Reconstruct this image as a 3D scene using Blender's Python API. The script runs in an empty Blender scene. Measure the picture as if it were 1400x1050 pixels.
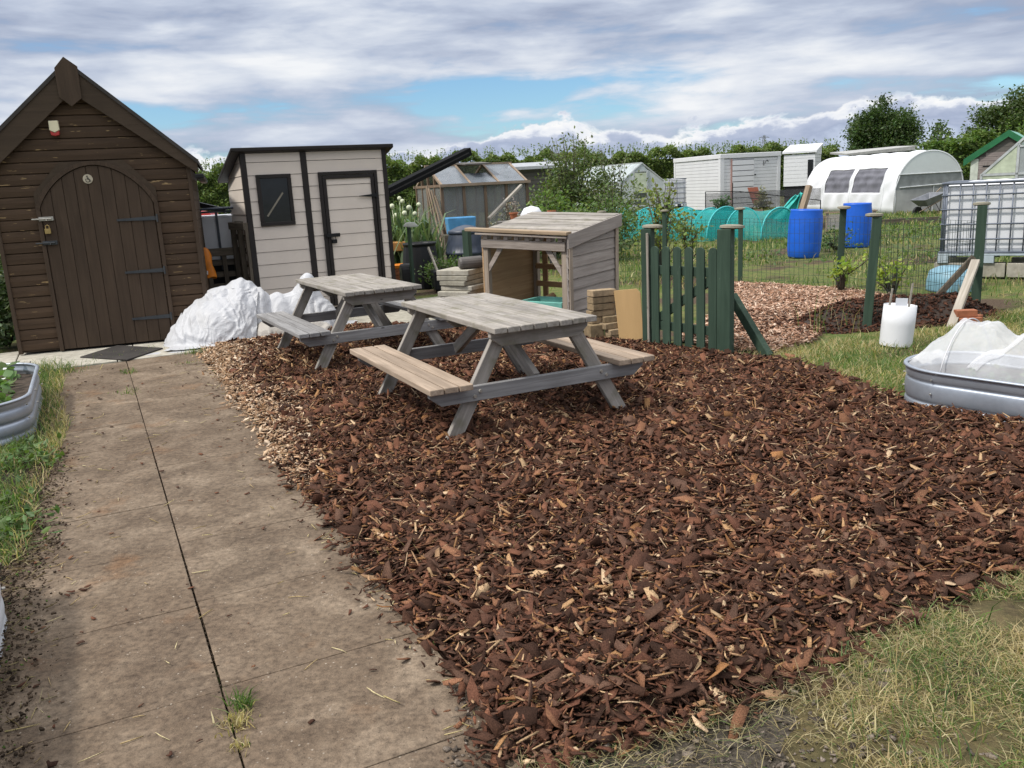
import bpy, math, random
import numpy as np
from mathutils import Vector, Matrix
random.seed(7); rng = np.random.default_rng(11)
SC = bpy.context.scene; COL = SC.collection
PI = math.pi

# ------------------------------------------------------------------ camera
f_px, pitch, roll, CH = 1166.0, 0.2279, -0.0533, 1.6188
cp, sp = math.cos(pitch), math.sin(pitch)
R0, F0, U0 = Vector((1, 0, 0)), Vector((0, cp, -sp)), Vector((0, sp, cp))
CR = math.cos(roll)*R0 + math.sin(roll)*U0
CU = -math.sin(roll)*R0 + math.cos(roll)*U0
cd = bpy.data.cameras.new('camera'); cam = bpy.data.objects.new('camera', cd); COL.objects.link(cam)
M = Matrix((CR, CU, -F0)).transposed().to_4x4(); M.translation = (0, 0, CH)
cam.matrix_world = M
cd.sensor_width = 36.0; cd.lens = 36.0*f_px/1400.0; cd.clip_end = 5000; cd.clip_start = 0.05
SC.camera = cam

# ------------------------------------------------------------------ mesh helpers
class MB:
    def __init__(s): s.v = []; s.f = []
    def add(s, vs, fs):
        n = len(s.v); s.v += [tuple(v) for v in vs]; s.f += [tuple(i+n for i in f) for f in fs]; return s
    def box(s, x0, x1, y0, y1, z0, z1):
        vs = [(x0,y0,z0),(x1,y0,z0),(x1,y1,z0),(x0,y1,z0),(x0,y0,z1),(x1,y0,z1),(x1,y1,z1),(x0,y1,z1)]
        return s.add(vs, [(0,3,2,1),(4,5,6,7),(0,1,5,4),(1,2,6,5),(2,3,7,6),(3,0,4,7)])
    def hexa(s, vs): # 8 verts same order as box
        return s.add(vs, [(0,3,2,1),(4,5,6,7),(0,1,5,4),(1,2,6,5),(2,3,7,6),(3,0,4,7)])
    def beam(s, p0, p1, w, h, up=(0,0,1)):
        p0, p1 = Vector(p0), Vector(p1); d = (p1-p0).normalized(); up = Vector(up)
        a = d.cross(up)
        if a.length < 1e-4: a = d.cross(Vector((0,1,0)))
        a.normalize(); b = a.cross(d).normalized(); a *= w/2; b *= h/2
        vs = [p0-a-b, p1-a-b, p1+a-b, p0+a-b, p0-a+b, p1-a+b, p1+a+b, p0+a+b]
        return s.hexa(vs)
    def cyl(s, p0, p1, r0, r1=None, n=12, caps=True):
        if r1 is None: r1 = r0
        p0, p1 = Vector(p0), Vector(p1); d = (p1-p0).normalized()
        a = d.orthogonal().normalized(); b = d.cross(a)
        vs = []
        for p, r in ((p0, r0), (p1, r1)):
            for k in range(n):
                t = 2*PI*k/n; vs.append(p + a*(r*math.cos(t)) + b*(r*math.sin(t)))
        fs = [(k, (k+1) % n, n+(k+1) % n, n+k) for k in range(n)]
        if caps: fs += [tuple(range(n-1, -1, -1)), tuple(range(n, 2*n))]
        return s.add(vs, fs)
    def tube(s, pts, r, n=6):
        pts = [Vector(p) for p in pts]; m = len(pts); vs = []
        rr = r if isinstance(r, (list, tuple)) else [r]*m
        ref = None
        for i, p in enumerate(pts):
            d = (pts[min(i+1, m-1)] - pts[max(i-1, 0)]).normalized()
            if ref is None: a = d.orthogonal().normalized()
            else:
                a = ref - d*ref.dot(d)
                a = a.normalized() if a.length > 1e-5 else d.orthogonal().normalized()
            ref = a; b = d.cross(a)
            for k in range(n):
                t = 2*PI*k/n; vs.append(p + a*(rr[i]*math.cos(t)) + b*(rr[i]*math.sin(t)))
        fs = []
        for i in range(m-1):
            for k in range(n):
                fs.append((i*n+k, i*n+(k+1) % n, (i+1)*n+(k+1) % n, (i+1)*n+k))
        fs += [tuple(range(n-1, -1, -1)), tuple(range((m-1)*n, m*n))]
        return s.add(vs, fs)
    def lathe(s, prof, n=28, cx=0, cy=0, cap0=False, cap1=False):
        vs = []
        for r, z in prof:
            for k in range(n):
                t = 2*PI*k/n; vs.append((cx+r*math.cos(t), cy+r*math.sin(t), z))
        fs = []
        for i in range(len(prof)-1):
            for k in range(n):
                fs.append((i*n+k, i*n+(k+1) % n, (i+1)*n+(k+1) % n, (i+1)*n+k))
        if cap0: fs.append(tuple(range(n-1, -1, -1)))
        if cap1: fs.append(tuple(range((len(prof)-1)*n, len(prof)*n)))
        return s.add(vs, fs)
    def prism_xz(s, poly, y0, y1):   # polygon counter-clockwise seen from -y
        n = len(poly)
        vs = [(x, y0, z) for x, z in poly] + [(x, y1, z) for x, z in poly]
        fs = [tuple(range(n)), tuple(range(2*n-1, n-1, -1))]
        fs += [(k, n+k, n+(k+1) % n, (k+1) % n) for k in range(n)]
        return s.add(vs, fs)
    def prism_xy(s, poly, z0, z1):   # polygon counter-clockwise from above
        n = len(poly)
        vs = [(x, y, z0) for x, y in poly] + [(x, y, z1) for x, y in poly]
        fs = [tuple(range(n-1, -1, -1)), tuple(range(n, 2*n))]
        fs += [(k, (k+1) % n, n+(k+1) % n, n+k) for k in range(n)]
        return s.add(vs, fs)
    def grid(s, fn, nu, nv):
        vs = [fn(i/(nu-1), j/(nv-1)) for i in range(nu) for j in range(nv)]
        fs = [(i*nv+j, (i+1)*nv+j, (i+1)*nv+j+1, i*nv+j+1) for i in range(nu-1) for j in range(nv-1)]
        return s.add(vs, fs)
    def build(s, name, mat, parent=None, bevel=0, smooth=False, loc=None, rot=None, mw=None, solid=0):
        me = bpy.data.meshes.new(name); me.from_pydata(s.v, [], s.f); me.update()
        o = bpy.data.objects.new(name, me); COL.objects.link(o); me.materials.append(mat)
        if smooth: me.polygons.foreach_set('use_smooth', [True]*len(me.polygons))
        if parent is not None: o.parent = parent
        if loc is not None: o.location = loc
        if rot is not None: o.rotation_euler = rot
        if mw is not None: o.matrix_local = mw
        if solid:
            md = o.modifiers.new('solid', 'SOLIDIFY'); md.thickness = solid; md.offset = 0
        if bevel:
            md = o.modifiers.new('bevel', 'BEVEL'); md.width = bevel; md.segments = 2
            md.limit_method = 'ANGLE'; md.angle_limit = math.radians(40)
        return o

def each(name, boxes, mat, parent, bevel=0, smooth=False):
    """separate pieces of one kind, each a mesh of its own"""
    return [b.build(name, mat, parent, bevel=bevel, smooth=smooth) for b in boxes]
def boxm(*a): return MB().box(*a)

def plank(name, p0, p1, w, h, mat, parent, up=(0,0,1), bevel=0.004, cut0=None, cut1=None):
    """one timber as its own mesh; length along its local x so the grain follows it"""
    p0, p1 = Vector(p0), Vector(p1); L = (p1-p0).length; d = (p1-p0)/L; up = Vector(up)
    y = up.cross(d)
    if y.length < 1e-4: y = Vector((0,1,0)).cross(d)
    y.normalize(); z = d.cross(y)
    m = Matrix((d, y, z)).transposed().to_4x4(); m.translation = p0
    b = MB()
    if cut0 is None and cut1 is None: b.box(0, L, -w/2, w/2, -h/2, h/2)
    else:                             # chamfered lower corners at the ends
        c0, c1 = cut0 or 0.0001, cut1 or 0.0001
        b.prism_xz([(c0,-h/2),(L-c1,-h/2),(L,-h/2+c1*.8),(L,h/2),(0,h/2),(0,-h/2+c0*.8)], -w/2, w/2)
    return b.build(name, mat, parent, bevel=bevel, mw=m)

def mesh_np(name, V, F, mat, col=None, parent=None, smooth=False):
    me = bpy.data.meshes.new(name); nv, nf, k = len(V), len(F), F.shape[1]
    me.vertices.add(nv); me.vertices.foreach_set('co', np.ascontiguousarray(V, np.float32).ravel())
    me.loops.add(nf*k); me.loops.foreach_set('vertex_index', np.ascontiguousarray(F, np.int32).ravel())
    me.polygons.add(nf); me.polygons.foreach_set('loop_start', np.arange(0, nf*k, k, dtype=np.int32))
    me.polygons.foreach_set('loop_total', np.full(nf, k, np.int32))
    if smooth: me.polygons.foreach_set('use_smooth', np.ones(nf, bool))
    me.update(calc_edges=True)
    if col is not None:
        at = me.color_attributes.new('Col', 'FLOAT_COLOR', 'POINT')
        c4 = np.ones((nv, 4), np.float32); c4[:, :3] = col; at.data.foreach_set('color', c4.ravel())
    me.materials.append(mat)
    o = bpy.data.objects.new(name, me); COL.objects.link(o)
    if parent is not None: o.parent = parent
    return o

def tag(o, label=None, cat=None, group=None, kind=None):
    if label: o['label'] = label
    if cat: o['category'] = cat
    if group: o['group'] = group
    if kind: o['kind'] = kind
    return o
def thing(name, label, cat, loc=(0,0,0), rz=0, group=None, rot=None):
    o = bpy.data.objects.new(name, None); COL.objects.link(o); o.empty_display_size = .1
    o.location = loc; o.rotation_euler = rot if rot else (0,0,rz)
    return tag(o, label, cat, group)
def copy_tree(o, parent=None):
    c = o.copy(); COL.objects.link(c)
    if parent is not None: c.parent = parent
    for ch in list(o.children): copy_tree(ch, c)
    return c

# ------------------------------------------------------------------ material helpers
def newmat(name):
    m = bpy.data.materials.new(name); m.use_nodes = True; nt = m.node_tree
    b = nt.nodes['Principled BSDF']; return m, nt, b
def N(nt, t, **kw):
    n = nt.nodes.new(t)
    for k, v in kw.items():
        if k.startswith('i_'):
            key = k[2:]; key = int(key) if key.isdigit() else key.replace('_', ' ')
            n.inputs[key].default_value = v
        else: setattr(n, k, v)
    return n
def ramp(nt, fac, stops, interp='LINEAR'):
    r = nt.nodes.new('ShaderNodeValToRGB'); r.color_ramp.interpolation = interp
    els = r.color_ramp.elements
    while len(els) < len(stops): els.new(.5)
    for e, (p, c) in zip(els, stops):
        e.position = p; e.color = (c[0], c[1], c[2], 1) if hasattr(c, '__len__') else (c, c, c, 1)
    nt.links.new(fac, r.inputs[0]); return r.outputs[0]
def mix(nt, fac, a, b, mode='MIX'):
    n = nt.nodes.new('ShaderNodeMix'); n.data_type = 'RGBA'; n.blend_type = mode
    for s, v in ((0, fac), (6, a), (7, b)):
        if hasattr(v, 'default_value') or hasattr(v, 'is_linked'): nt.links.new(v, n.inputs[s])
        elif s == 0: n.inputs[0].default_value = v
        else: n.inputs[s].default_value = (*v, 1)
    return n.outputs[2]
def coords(nt, scale=(1,1,1), src='Object', offset=None):
    tc = nt.nodes.new('ShaderNodeTexCoord'); mp = nt.nodes.new('ShaderNodeMapping')
    mp.inputs['Scale'].default_value = scale
    if offset is not None:
        add = nt.nodes.new('ShaderNodeVectorMath'); add.operation = 'ADD'
        nt.links.new(tc.outputs[src], add.inputs[0]); nt.links.new(offset, add.inputs[1])
        nt.links.new(add.outputs[0], mp.inputs[0])
    else: nt.links.new(tc.outputs[src], mp.inputs[0])
    return mp.outputs[0]
def noise(nt, vec, scale=5, detail=4, rough=.55, dist=0):
    n = nt.nodes.new('ShaderNodeTexNoise'); n.inputs['Scale'].default_value = scale
    n.inputs['Detail'].default_value = detail; n.inputs['Roughness'].default_value = rough
    n.inputs['Distortion'].default_value = dist
    if vec is not None: nt.links.new(vec, n.inputs['Vector'])
    return n.outputs['Fac']
def bump(nt, b, h, strength=.3, dist=.01):
    n = nt.nodes.new('ShaderNodeBump'); n.inputs['Strength'].default_value = strength
    n.inputs['Distance'].default_value = dist; nt.links.new(h, n.inputs['Height']); nt.links.new(n.outputs[0], b.inputs['Normal'])
def island(nt):
    g = nt.nodes.new('ShaderNodeNewGeometry'); return g.outputs['Random Per Island']

def wood(name, dark, light, axis='x', rough=.8, grain=26, long=1.6, tint=.25, knots=True, flecks=None, fleck_amt=.70, moss=None):
    m, nt, b = newmat(name); sc = [grain]*3; sc['xyz'.index(axis)] = long
    isl = island(nt)
    off = N(nt, 'ShaderNodeVectorMath', operation='SCALE'); off.inputs[0].default_value = (17.3, 9.1, 23.7)
    oi = N(nt, 'ShaderNodeObjectInfo'); ad = N(nt, 'ShaderNodeMath', operation='ADD')
    nt.links.new(isl, ad.inputs[0]); nt.links.new(oi.outputs['Random'], ad.inputs[1])
    nt.links.new(ad.outputs[0], off.inputs['Scale'])
    v = coords(nt, sc, offset=off.outputs[0])
    n1 = noise(nt, v, 1, 6, .62, .6)
    big = noise(nt, coords(nt, (2.2, 2.2, 2.2), offset=off.outputs[0]), 1, 3)
    c = ramp(nt, n1, [(.28, dark), (.5, [(d+l)/2 for d, l in zip(dark, light)]), (.72, light)])
    c = mix(nt, ramp(nt, big, [(.35, 0), (.7, .55)]), c, [d*.62+l*.22 for d, l in zip(dark, light)])
    fr = N(nt, 'ShaderNodeMath', operation='FRACT'); nt.links.new(ad.outputs[0], fr.inputs[0])
    c = mix(nt, tint, c, ramp(nt, fr.outputs[0], [(0, (.35,.35,.35)), (.5, (.75,.75,.75)), (1, (1,.97,.93))]), 'MULTIPLY')
    if knots:
        ks = [4.0]*3; ks['xyz'.index(axis)] = 1.5
        vo = N(nt, 'ShaderNodeTexVoronoi'); vo.inputs['Scale'].default_value = 2.2
        nt.links.new(coords(nt, ks, offset=off.outputs[0]), vo.inputs['Vector'])
        c = mix(nt, ramp(nt, vo.outputs['Distance'], [(.035, .85), (.085, 0)]), c, [x*.35 for x in dark])
    if flecks:
        fs = [38.0]*3; fs['xyz'.index(axis)] = 5.0
        nf = noise(nt, coords(nt, fs, offset=off.outputs[0]), 1, 3, .6, .3)
        c = mix(nt, ramp(nt, nf, [(fleck_amt, 0), (fleck_amt+.03, .9)]), c, flecks)
    if moss:
        nm = noise(nt, coords(nt, (9,9,9)), 1, 5); c = mix(nt, ramp(nt, nm, [(.5, 0), (.7, .6)]), c, moss)
    nt.links.new(c, b.inputs['Base Color']); b.inputs['Roughness'].default_value = rough
    b.inputs['Specular IOR Level'].default_value = .3
    bump(nt, b, n1, .5, .006); return m

def plain(name, col, rough=.6, metal=0, var=.25, vs=6, bmp=.15, bscale=40, spec=.4, dirt=None, dirt_amt=.55, alpha=None, streak=False, ov=0):
    m, nt, b = newmat(name); co = coords(nt, (1,1,1) if not streak else (1,1,.15))
    n1 = noise(nt, co, vs, 5); n2 = noise(nt, coords(nt), bscale, 4)
    c = ramp(nt, n1, [(.3, [x*(1-var) for x in col]), (.7, [min(1, x*(1+var*.5)) for x in col])])
    if dirt: c = mix(nt, ramp(nt, noise(nt, co, vs*1.7, 6, .65), [(dirt_amt, 0), (dirt_amt+.2, .75)]), c, dirt)
    if ov:
        oi = N(nt, 'ShaderNodeObjectInfo'); c = mix(nt, 1.0, c, ramp(nt, oi.outputs['Random'], [(0, (1-ov,1-ov,1-ov*1.15)), (1, (1.1,1.1,1.1))]), 'MULTIPLY')
    nt.links.new(c, b.inputs['Base Color']); b.inputs['Metallic'].default_value = metal
    b.inputs['Specular IOR Level'].default_value = spec
    rr = N(nt, 'ShaderNodeMapRange'); rr.inputs[3].default_value = max(.05, rough-.12); rr.inputs[4].default_value = min(1, rough+.12)
    nt.links.new(n2, rr.inputs[0]); nt.links.new(rr.outputs[0], b.inputs['Roughness'])
    if bmp: bump(nt, b, n2, bmp, .004)
    if alpha is not None: b.inputs['Alpha'].default_value = alpha
    return m

def leafmat(name, trans=.35, rough=.5):
    m, nt, b = newmat(name)
    a = N(nt, 'ShaderNodeAttribute', attribute_name='Col')
    nt.links.new(a.outputs['Color'], b.inputs['Base Color']); b.inputs['Roughness'].default_value = rough
    b.inputs['Specular IOR Level'].default_value = .35
    t = N(nt, 'ShaderNodeBsdfTranslucent'); mx = N(nt, 'ShaderNodeMixShader'); mx.inputs[0].default_value = trans
    c2 = mix(nt, 1.0, a.outputs['Color'], (1.35, 1.45, .75), 'MULTIPLY'); nt.links.new(c2, t.inputs['Color'])
    nt.links.new(b.outputs[0], mx.inputs[1]); nt.links.new(t.outputs[0], mx.inputs[2])
    nt.links.new(mx.outputs[0], nt.nodes['Material Output'].inputs['Surface']); return m
def chipmat(name):
    m, nt, b = newmat(name)
    a = N(nt, 'ShaderNodeAttribute', attribute_name='Col')
    n1 = noise(nt, coords(nt, (1,1,1)), 210, 5, .65)
    c = mix(nt, .85, a.outputs['Color'], ramp(nt, n1, [(.32, (.38,.34,.32)), (.5, (.95,.92,.9)), (.68, (1.55,1.5,1.45))]), 'MULTIPLY')
    nt.links.new(c, b.inputs['Base Color']); b.inputs['Roughness'].default_value = .9
    b.inputs['Specular IOR Level'].default_value = .10; bump(nt, b, n1, .8, .004); return m
def glassy(name, col=(.6,.66,.68), alpha=.35, rough=.15):
    m, nt, b = newmat(name); b.inputs['Base Color'].default_value = (*col, 1); b.inputs['Roughness'].default_value = rough
    n1 = noise(nt, coords(nt), 3, 5); r = ramp(nt, n1, [(.3, alpha*.75), (.75, min(1, alpha*1.35))]); nt.links.new(r, b.inputs['Alpha'])
    b.inputs['Specular IOR Level'].default_value = .6; return m
def netmat(name, col, alpha, scale=(300,300,300), trans=.4):
    m, nt, b = newmat(name); b.inputs['Base Color'].default_value = (*col, 1); b.inputs['Roughness'].default_value = .6
    b.inputs['Specular IOR Level'].default_value = .2
    n1 = noise(nt, coords(nt), 5, 4); r = ramp(nt, n1, [(.3, alpha*.8), (.7, min(1, alpha*1.15))])
    t = N(nt, 'ShaderNodeBsdfTranslucent'); t.inputs[0].default_value = (*col, 1)
    mx = N(nt, 'ShaderNodeMixShader'); mx.inputs[0].default_value = trans
    nt.links.new(b.outputs[0], mx.inputs[1]); nt.links.new(t.outputs[0], mx.inputs[2])
    tr = N(nt, 'ShaderNodeBsdfTransparent'); m2 = N(nt, 'ShaderNodeMixShader')
    nt.links.new(r, m2.inputs[0]); nt.links.new(tr.outputs[0], m2.inputs[1]); nt.links.new(mx.outputs[0], m2.inputs[2])
    nt.links.new(m2.outputs[0], nt.nodes['Material Output'].inputs['Surface']); return m

# palette (linear albedo)
W_GREY = wood('weathered_grey_wood', (.15,.135,.12), (.45,.415,.375), moss=(.14,.13,.085))
W_SEAT = wood('weathered_warm_wood', (.20,.15,.11), (.48,.375,.285))
W_BLUE = wood('weathered_skylit_wood', (.13,.125,.125), (.34,.335,.335))  # weathered wood with the blue of skylight and shade mixed into its colour
W_POST = wood('store_wood', (.22,.17,.125), (.46,.39,.32), axis='z')
W_STORE = wood('store_board_wood', (.20,.165,.14), (.43,.375,.33))
W_STORE_Y = wood('store_side_wood', (.22,.19,.17), (.44,.395,.365), axis='y')
W_FRESH = wood('fresh_wood', (.30,.17,.085), (.50,.32,.17))
W_FRESH_Y = wood('fresh_lightened_wood', (.38,.23,.12), (.58,.40,.23), axis='y')  # fresh wood lightened to make up for missing light inside the store
W_TAN = wood('tan_board_wood', (.25,.18,.115), (.46,.35,.24))
W_BROWN = wood('brown_stained_boards', (.048,.029,.016), (.094,.058,.034), flecks=(.36,.25,.12), fleck_amt=.655, knots=False, grain=22)
W_BROWN_Z = wood('brown_stained_planks', (.046,.030,.019), (.078,.052,.034), axis='z', knots=False, grain=22, tint=.15)
W_BROWN_P = wood('brown_trim', (.047,.032,.020), (.072,.050,.033), knots=False, tint=.1)
W_PALLET = wood('pallet_wood', (.06,.05,.038), (.17,.14,.105))
W_GREEN = wood('green_stained_wood', (.023,.045,.030), (.049,.084,.058), axis='z', knots=False, flecks=(.17,.20,.17), fleck_amt=.705)
W_CAP = wood('grey_post_cap', (.16,.15,.11), (.36,.33,.26), knots=False)
W_STAY = wood('pale_stay_wood', (.24,.21,.17), (.50,.46,.40))
W_FAR = wood('dark_shed_boards', (.07,.065,.06), (.17,.155,.14))
W_GH = wood('greenhouse_timber', (.18,.13,.09), (.40,.31,.23))
BEIGE = plain('beige_resin', (.60,.53,.465), .55, var=.06, vs=3, bmp=.3, bscale=90)
CHAR = plain('charcoal_resin', (.020,.0165,.0155), .55, var=.2, spec=.25)
BLACK = plain('black_plastic', (.009,.0095,.011), .5, var=.25, spec=.25)
NAVYBLACK = plain('compost_bin_plastic', (.042,.053,.080), .42, var=.3)
FELT = plain('roof_felt', (.045,.04,.036), .9, var=.3, bmp=.4, bscale=120)
IRON = plain('hinge_iron', (.05,.055,.06), .5, metal=.3)
ZINC = plain('bolt_zinc', (.42,.40,.36), .4, metal=.7)
BRASS = plain('lock_brass', (.42,.30,.12), .4, metal=.6)
CREAM = plain('cream_plastic', (.72,.66,.46), .5, var=.08)
RED = plain('red_plastic', (.38,.035,.03), .45)
GALV = plain('galvanised_steel', (.36,.395,.45), .42, metal=.6, var=.14, vs=5, bmp=.05)
GALV_D = plain('galvanised_cage', (.15,.17,.21), .5, metal=.3)
WHITE = plain('white_sheet', (.66,.67,.70), .5, var=.06, vs=3, dirt=(.36,.34,.31), dirt_amt=.66)
WHITE_P = plain('white_plastic', (.64,.65,.675), .4, var=.05)
STEELW = plain('white_steel', (.62,.62,.64), .45, var=.06, vs=2, dirt=(.35,.32,.29), dirt_amt=.68)
BLUE = plain('blue_drum_plastic', (.012,.105,.55), .38, var=.12)
TUBBLUE = plain('pale_blue_plastic', (.16,.30,.38), .5)
LBLUE = plain('light_blue_plastic', (.08,.27,.50), .5)
TEALP = plain('teal_plastic', (.16,.42,.36), .5)
ORANGE = plain('orange_sack', (.55,.17,.012), .5, var=.3, vs=9, bmp=.5, bscale=14)
CONC = plain('pale_slab', (.38,.355,.30), .9, var=.3, vs=9, bmp=.5, bscale=60, dirt=(.18,.14,.10), ov=.25)
BUFF = plain('buff_block', (.36,.265,.165), .9, var=.4, vs=14, bmp=.8, bscale=70, dirt=(.14,.10,.06), dirt_amt=.58, ov=.35)
BRICK = plain('red_brick', (.30,.11,.055), .9, var=.3, vs=12, bmp=.5, bscale=70)
PLY = plain('plywood', (.42,.27,.12), .75, var=.2, vs=5, streak=True)
SOILM = plain('bed_soil', (.055,.038,.026), .95, var=.5, vs=14, bmp=1, bscale=50)
GREENM = plain('green_metal', (.016,.13,.05), .5)
GREENROOF = plain('pale_green_roof', (.14,.34,.27), .6)
PALEG = plain('pale_green_panel', (.45,.50,.38), .6)
ALU = plain('aluminium', (.55,.57,.58), .4, metal=.4)
GLASS = glassy('dusty_glass')
BEAMB = plain('beam_black', (.006,.0062,.0068), .75, var=.2, spec=.08)
GLASSC = glassy('clouded_polycarbonate', (.50,.54,.54), .75, .35)
DARKGLASS = plain('dark_window', (.010,.011,.013), .16, var=.5, bmp=0, spec=.5)
MESHGREY = glassy('grey_mesh', (.16,.17,.19), .92, .6)
TEALNET = netmat('teal_netting', (.035,.46,.46), .44)
WNET = netmat('white_netting', (.90,.92,.96), .46)
TEALHOOP = plain('teal_hoop', (.06,.45,.47), .5)
WIRE = plain('fence_wire', (.03,.05,.04), .6)
LEAF = leafmat('leaf'); GRASS = leafmat('grass_blade', .4, .55); CHIP = chipmat('bark_chip')
BARK = wood('trunk_bark', (.04,.033,.025), (.13,.11,.085), axis='z')
RUST = plain('rust_fabric', (.22,.065,.035), .8)
GREYP = plain('grey_barrow', (.19,.20,.225), .45)
CLAY = plain('terracotta', (.36,.12,.055), .85)

def sackmat(name, col):
    m, nt, b = newmat(name); co = coords(nt)
    n1 = noise(nt, co, 4.2, 5, .55, 1.6); n2 = noise(nt, co, 12, 4, .6, 1.2); n3 = noise(nt, co, 2.2, 4)
    def ridge(f, w):
        a = N(nt, 'ShaderNodeMath', operation='SUBTRACT'); nt.links.new(f, a.inputs[0]); a.inputs[1].default_value = .5
        c = N(nt, 'ShaderNodeMath', operation='ABSOLUTE'); nt.links.new(a.outputs[0], c.inputs[0])
        d = N(nt, 'ShaderNodeMapRange'); d.interpolation_type = 'SMOOTHSTEP'; d.inputs[2].default_value = .10; d.inputs[3].default_value = w; d.inputs[4].default_value = 0; nt.links.new(c.outputs[0], d.inputs[0]); return d.outputs[0]
    c = mix(nt, ramp(nt, n3, [(.48, 0), (.72, .4)]), col, [x*.62 for x in (col[0]*1.05, col[1], col[2]*.9)])
    nt.links.new(c, b.inputs['Base Color']); b.inputs['Roughness'].default_value = .5; b.inputs['Specular IOR Level'].default_value = .35
    h = N(nt, 'ShaderNodeMath', operation='ADD'); nt.links.new(ridge(n1, .55), h.inputs[0]); nt.links.new(ridge(n2, .22), h.inputs[1])
    bump(nt, b, h.outputs[0], .40, .010); return m
SACKM = sackmat('woven_sack', (.45,.455,.475)); SACKG = sackmat('shaded_woven_sack', (.36,.335,.305))
# ------------------------------------------------------------------ ground
DV, NV = np.array([-.4326, .9016]), np.array([.9016, .4326])
def AB(a, b): return a*DV + b*NV
def inpoly(P, poly):
    x, y = P[:, 0], P[:, 1]; r = np.zeros(len(P), bool); n = len(poly); j = n-1
    for i in range(n):
        xi, yi = poly[i]; xj, yj = poly[j]
        c = ((yi > y) != (yj > y)) & (x < (xj-xi)*(y-yi)/(yj-yi+1e-12)+xi); r ^= c; j = i
    return r
def polydist(P, poly):
    d = np.full(len(P), 1e9); n = len(poly)
    for i in range(n):
        a = np.array(poly[i]); b = np.array(poly[(i+1) % n]); ab = b-a
        t = np.clip(((P-a)@ab)/(ab@ab), 0, 1); d = np.minimum(d, np.hypot(*(P-(a+t[:, None]*ab)).T))
    return d
def wob(x, y, s=1.0, seed=0):
    r = np.random.default_rng(seed); v = 0
    for k in range(6):
        a = r.uniform(0, 6.28); w = s*(1.6**k)*.9; ph = r.uniform(0, 6.28)
        v = v + np.sin((x*math.cos(a)+y*math.sin(a))*w*2+ph + 1.3*np.sin((x*math.sin(a)-y*math.cos(a))*w+ph*2))/(1.45**k)
    return v/3
def sample_poly(poly, n):
    P = np.array(poly); lo, hi = P.min(0), P.max(0); out = []
    tot = 0
    while tot < n:
        q = rng.uniform(lo, hi, (n*2, 2)); q = q[inpoly(q, poly)]; out.append(q); tot += len(q)
    return np.concatenate(out)[:n]
def polyarea(p):
    p = np.array(p); q = np.roll(p, -1, 0); return abs((p[:, 0]*q[:, 1]-q[:, 0]*p[:, 1]).sum())/2

def ground_material(name, soil, green, straw, thr=.5, scale=.55):
    m, nt, b = newmat(name); co = coords(nt)
    n1 = noise(nt, co, scale, 6, .6, .4); n2 = noise(nt, co, 9, 6, .65); n3 = noise(nt, co, 60, 5, .7)
    g = mix(nt, ramp(nt, n2, [(.4, 0), (.62, .8)]), green, straw)
    s = mix(nt, ramp(nt, n3, [(.35, 0), (.7, .8)]), [x*.6 for x in soil], [x*1.5 for x in soil])
    c = mix(nt, ramp(nt, n1, [(thr-.04, 0), (thr+.05, 1)]), s, g)
    c = mix(nt, .55, c, ramp(nt, n3, [(.3, (.5,.5,.5)), (.7, (1.15,1.15,1.1))]), 'MULTIPLY')
    nt.links.new(c, b.inputs['Base Color']); b.inputs['Roughness'].default_value = .95; b.inputs['Specular IOR Level'].default_value = .15
    bump(nt, b, n3, .8, .02); return m
G_FIELD = ground_material('field_ground', (.10,.07,.048), (.085,.125,.032), (.18,.16,.065), .44)
G_SOIL = ground_material('dark_soil', (.036,.028,.021), (.05,.04,.028), (.09,.07,.045), .62, 2)
G_STRAW = ground_material('straw_soil', (.055,.042,.028), (.085,.075,.035), (.15,.115,.06), .42, 2.2)
G_BARE = ground_material('bare_grit', (.085,.072,.058), (.11,.09,.06), (.16,.125,.075), .6, 3)
G_MULCH = ground_material('mulch_base', (.035,.018,.012), (.030,.015,.010), (.055,.03,.018), .5, 4)
G_CHIPB = ground_material('pale_chip_base', (.20,.13,.09), (.26,.17,.12), (.3,.2,.14), .5, 4)

# one sheet out to the horizon: fine near the camera, coarse far off
gb = MB(); xs = [-2500,-600,-200,-90] + list(np.linspace(-50, 60, 45)) + [100,220,600,2500]
ys = [-400,-60,-15] + list(np.linspace(-6, 80, 58)) + [110,200,500,3000]
def gz(x, y):
    k = min(1, max(0, (y-16)/20)); return -.03 + .03*math.sin(x*.7+y*.3)*k + .03*math.sin(y*.9)*k
gb.grid(lambda u, v: (xs[round(u*(len(xs)-1))], ys[round(v*(len(ys)-1))], gz(xs[round(u*(len(xs)-1))], ys[round(v*(len(ys)-1))])), len(xs), len(ys))
go = gb.build('ground', G_FIELD, smooth=True); tag(go, kind='structure')

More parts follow.
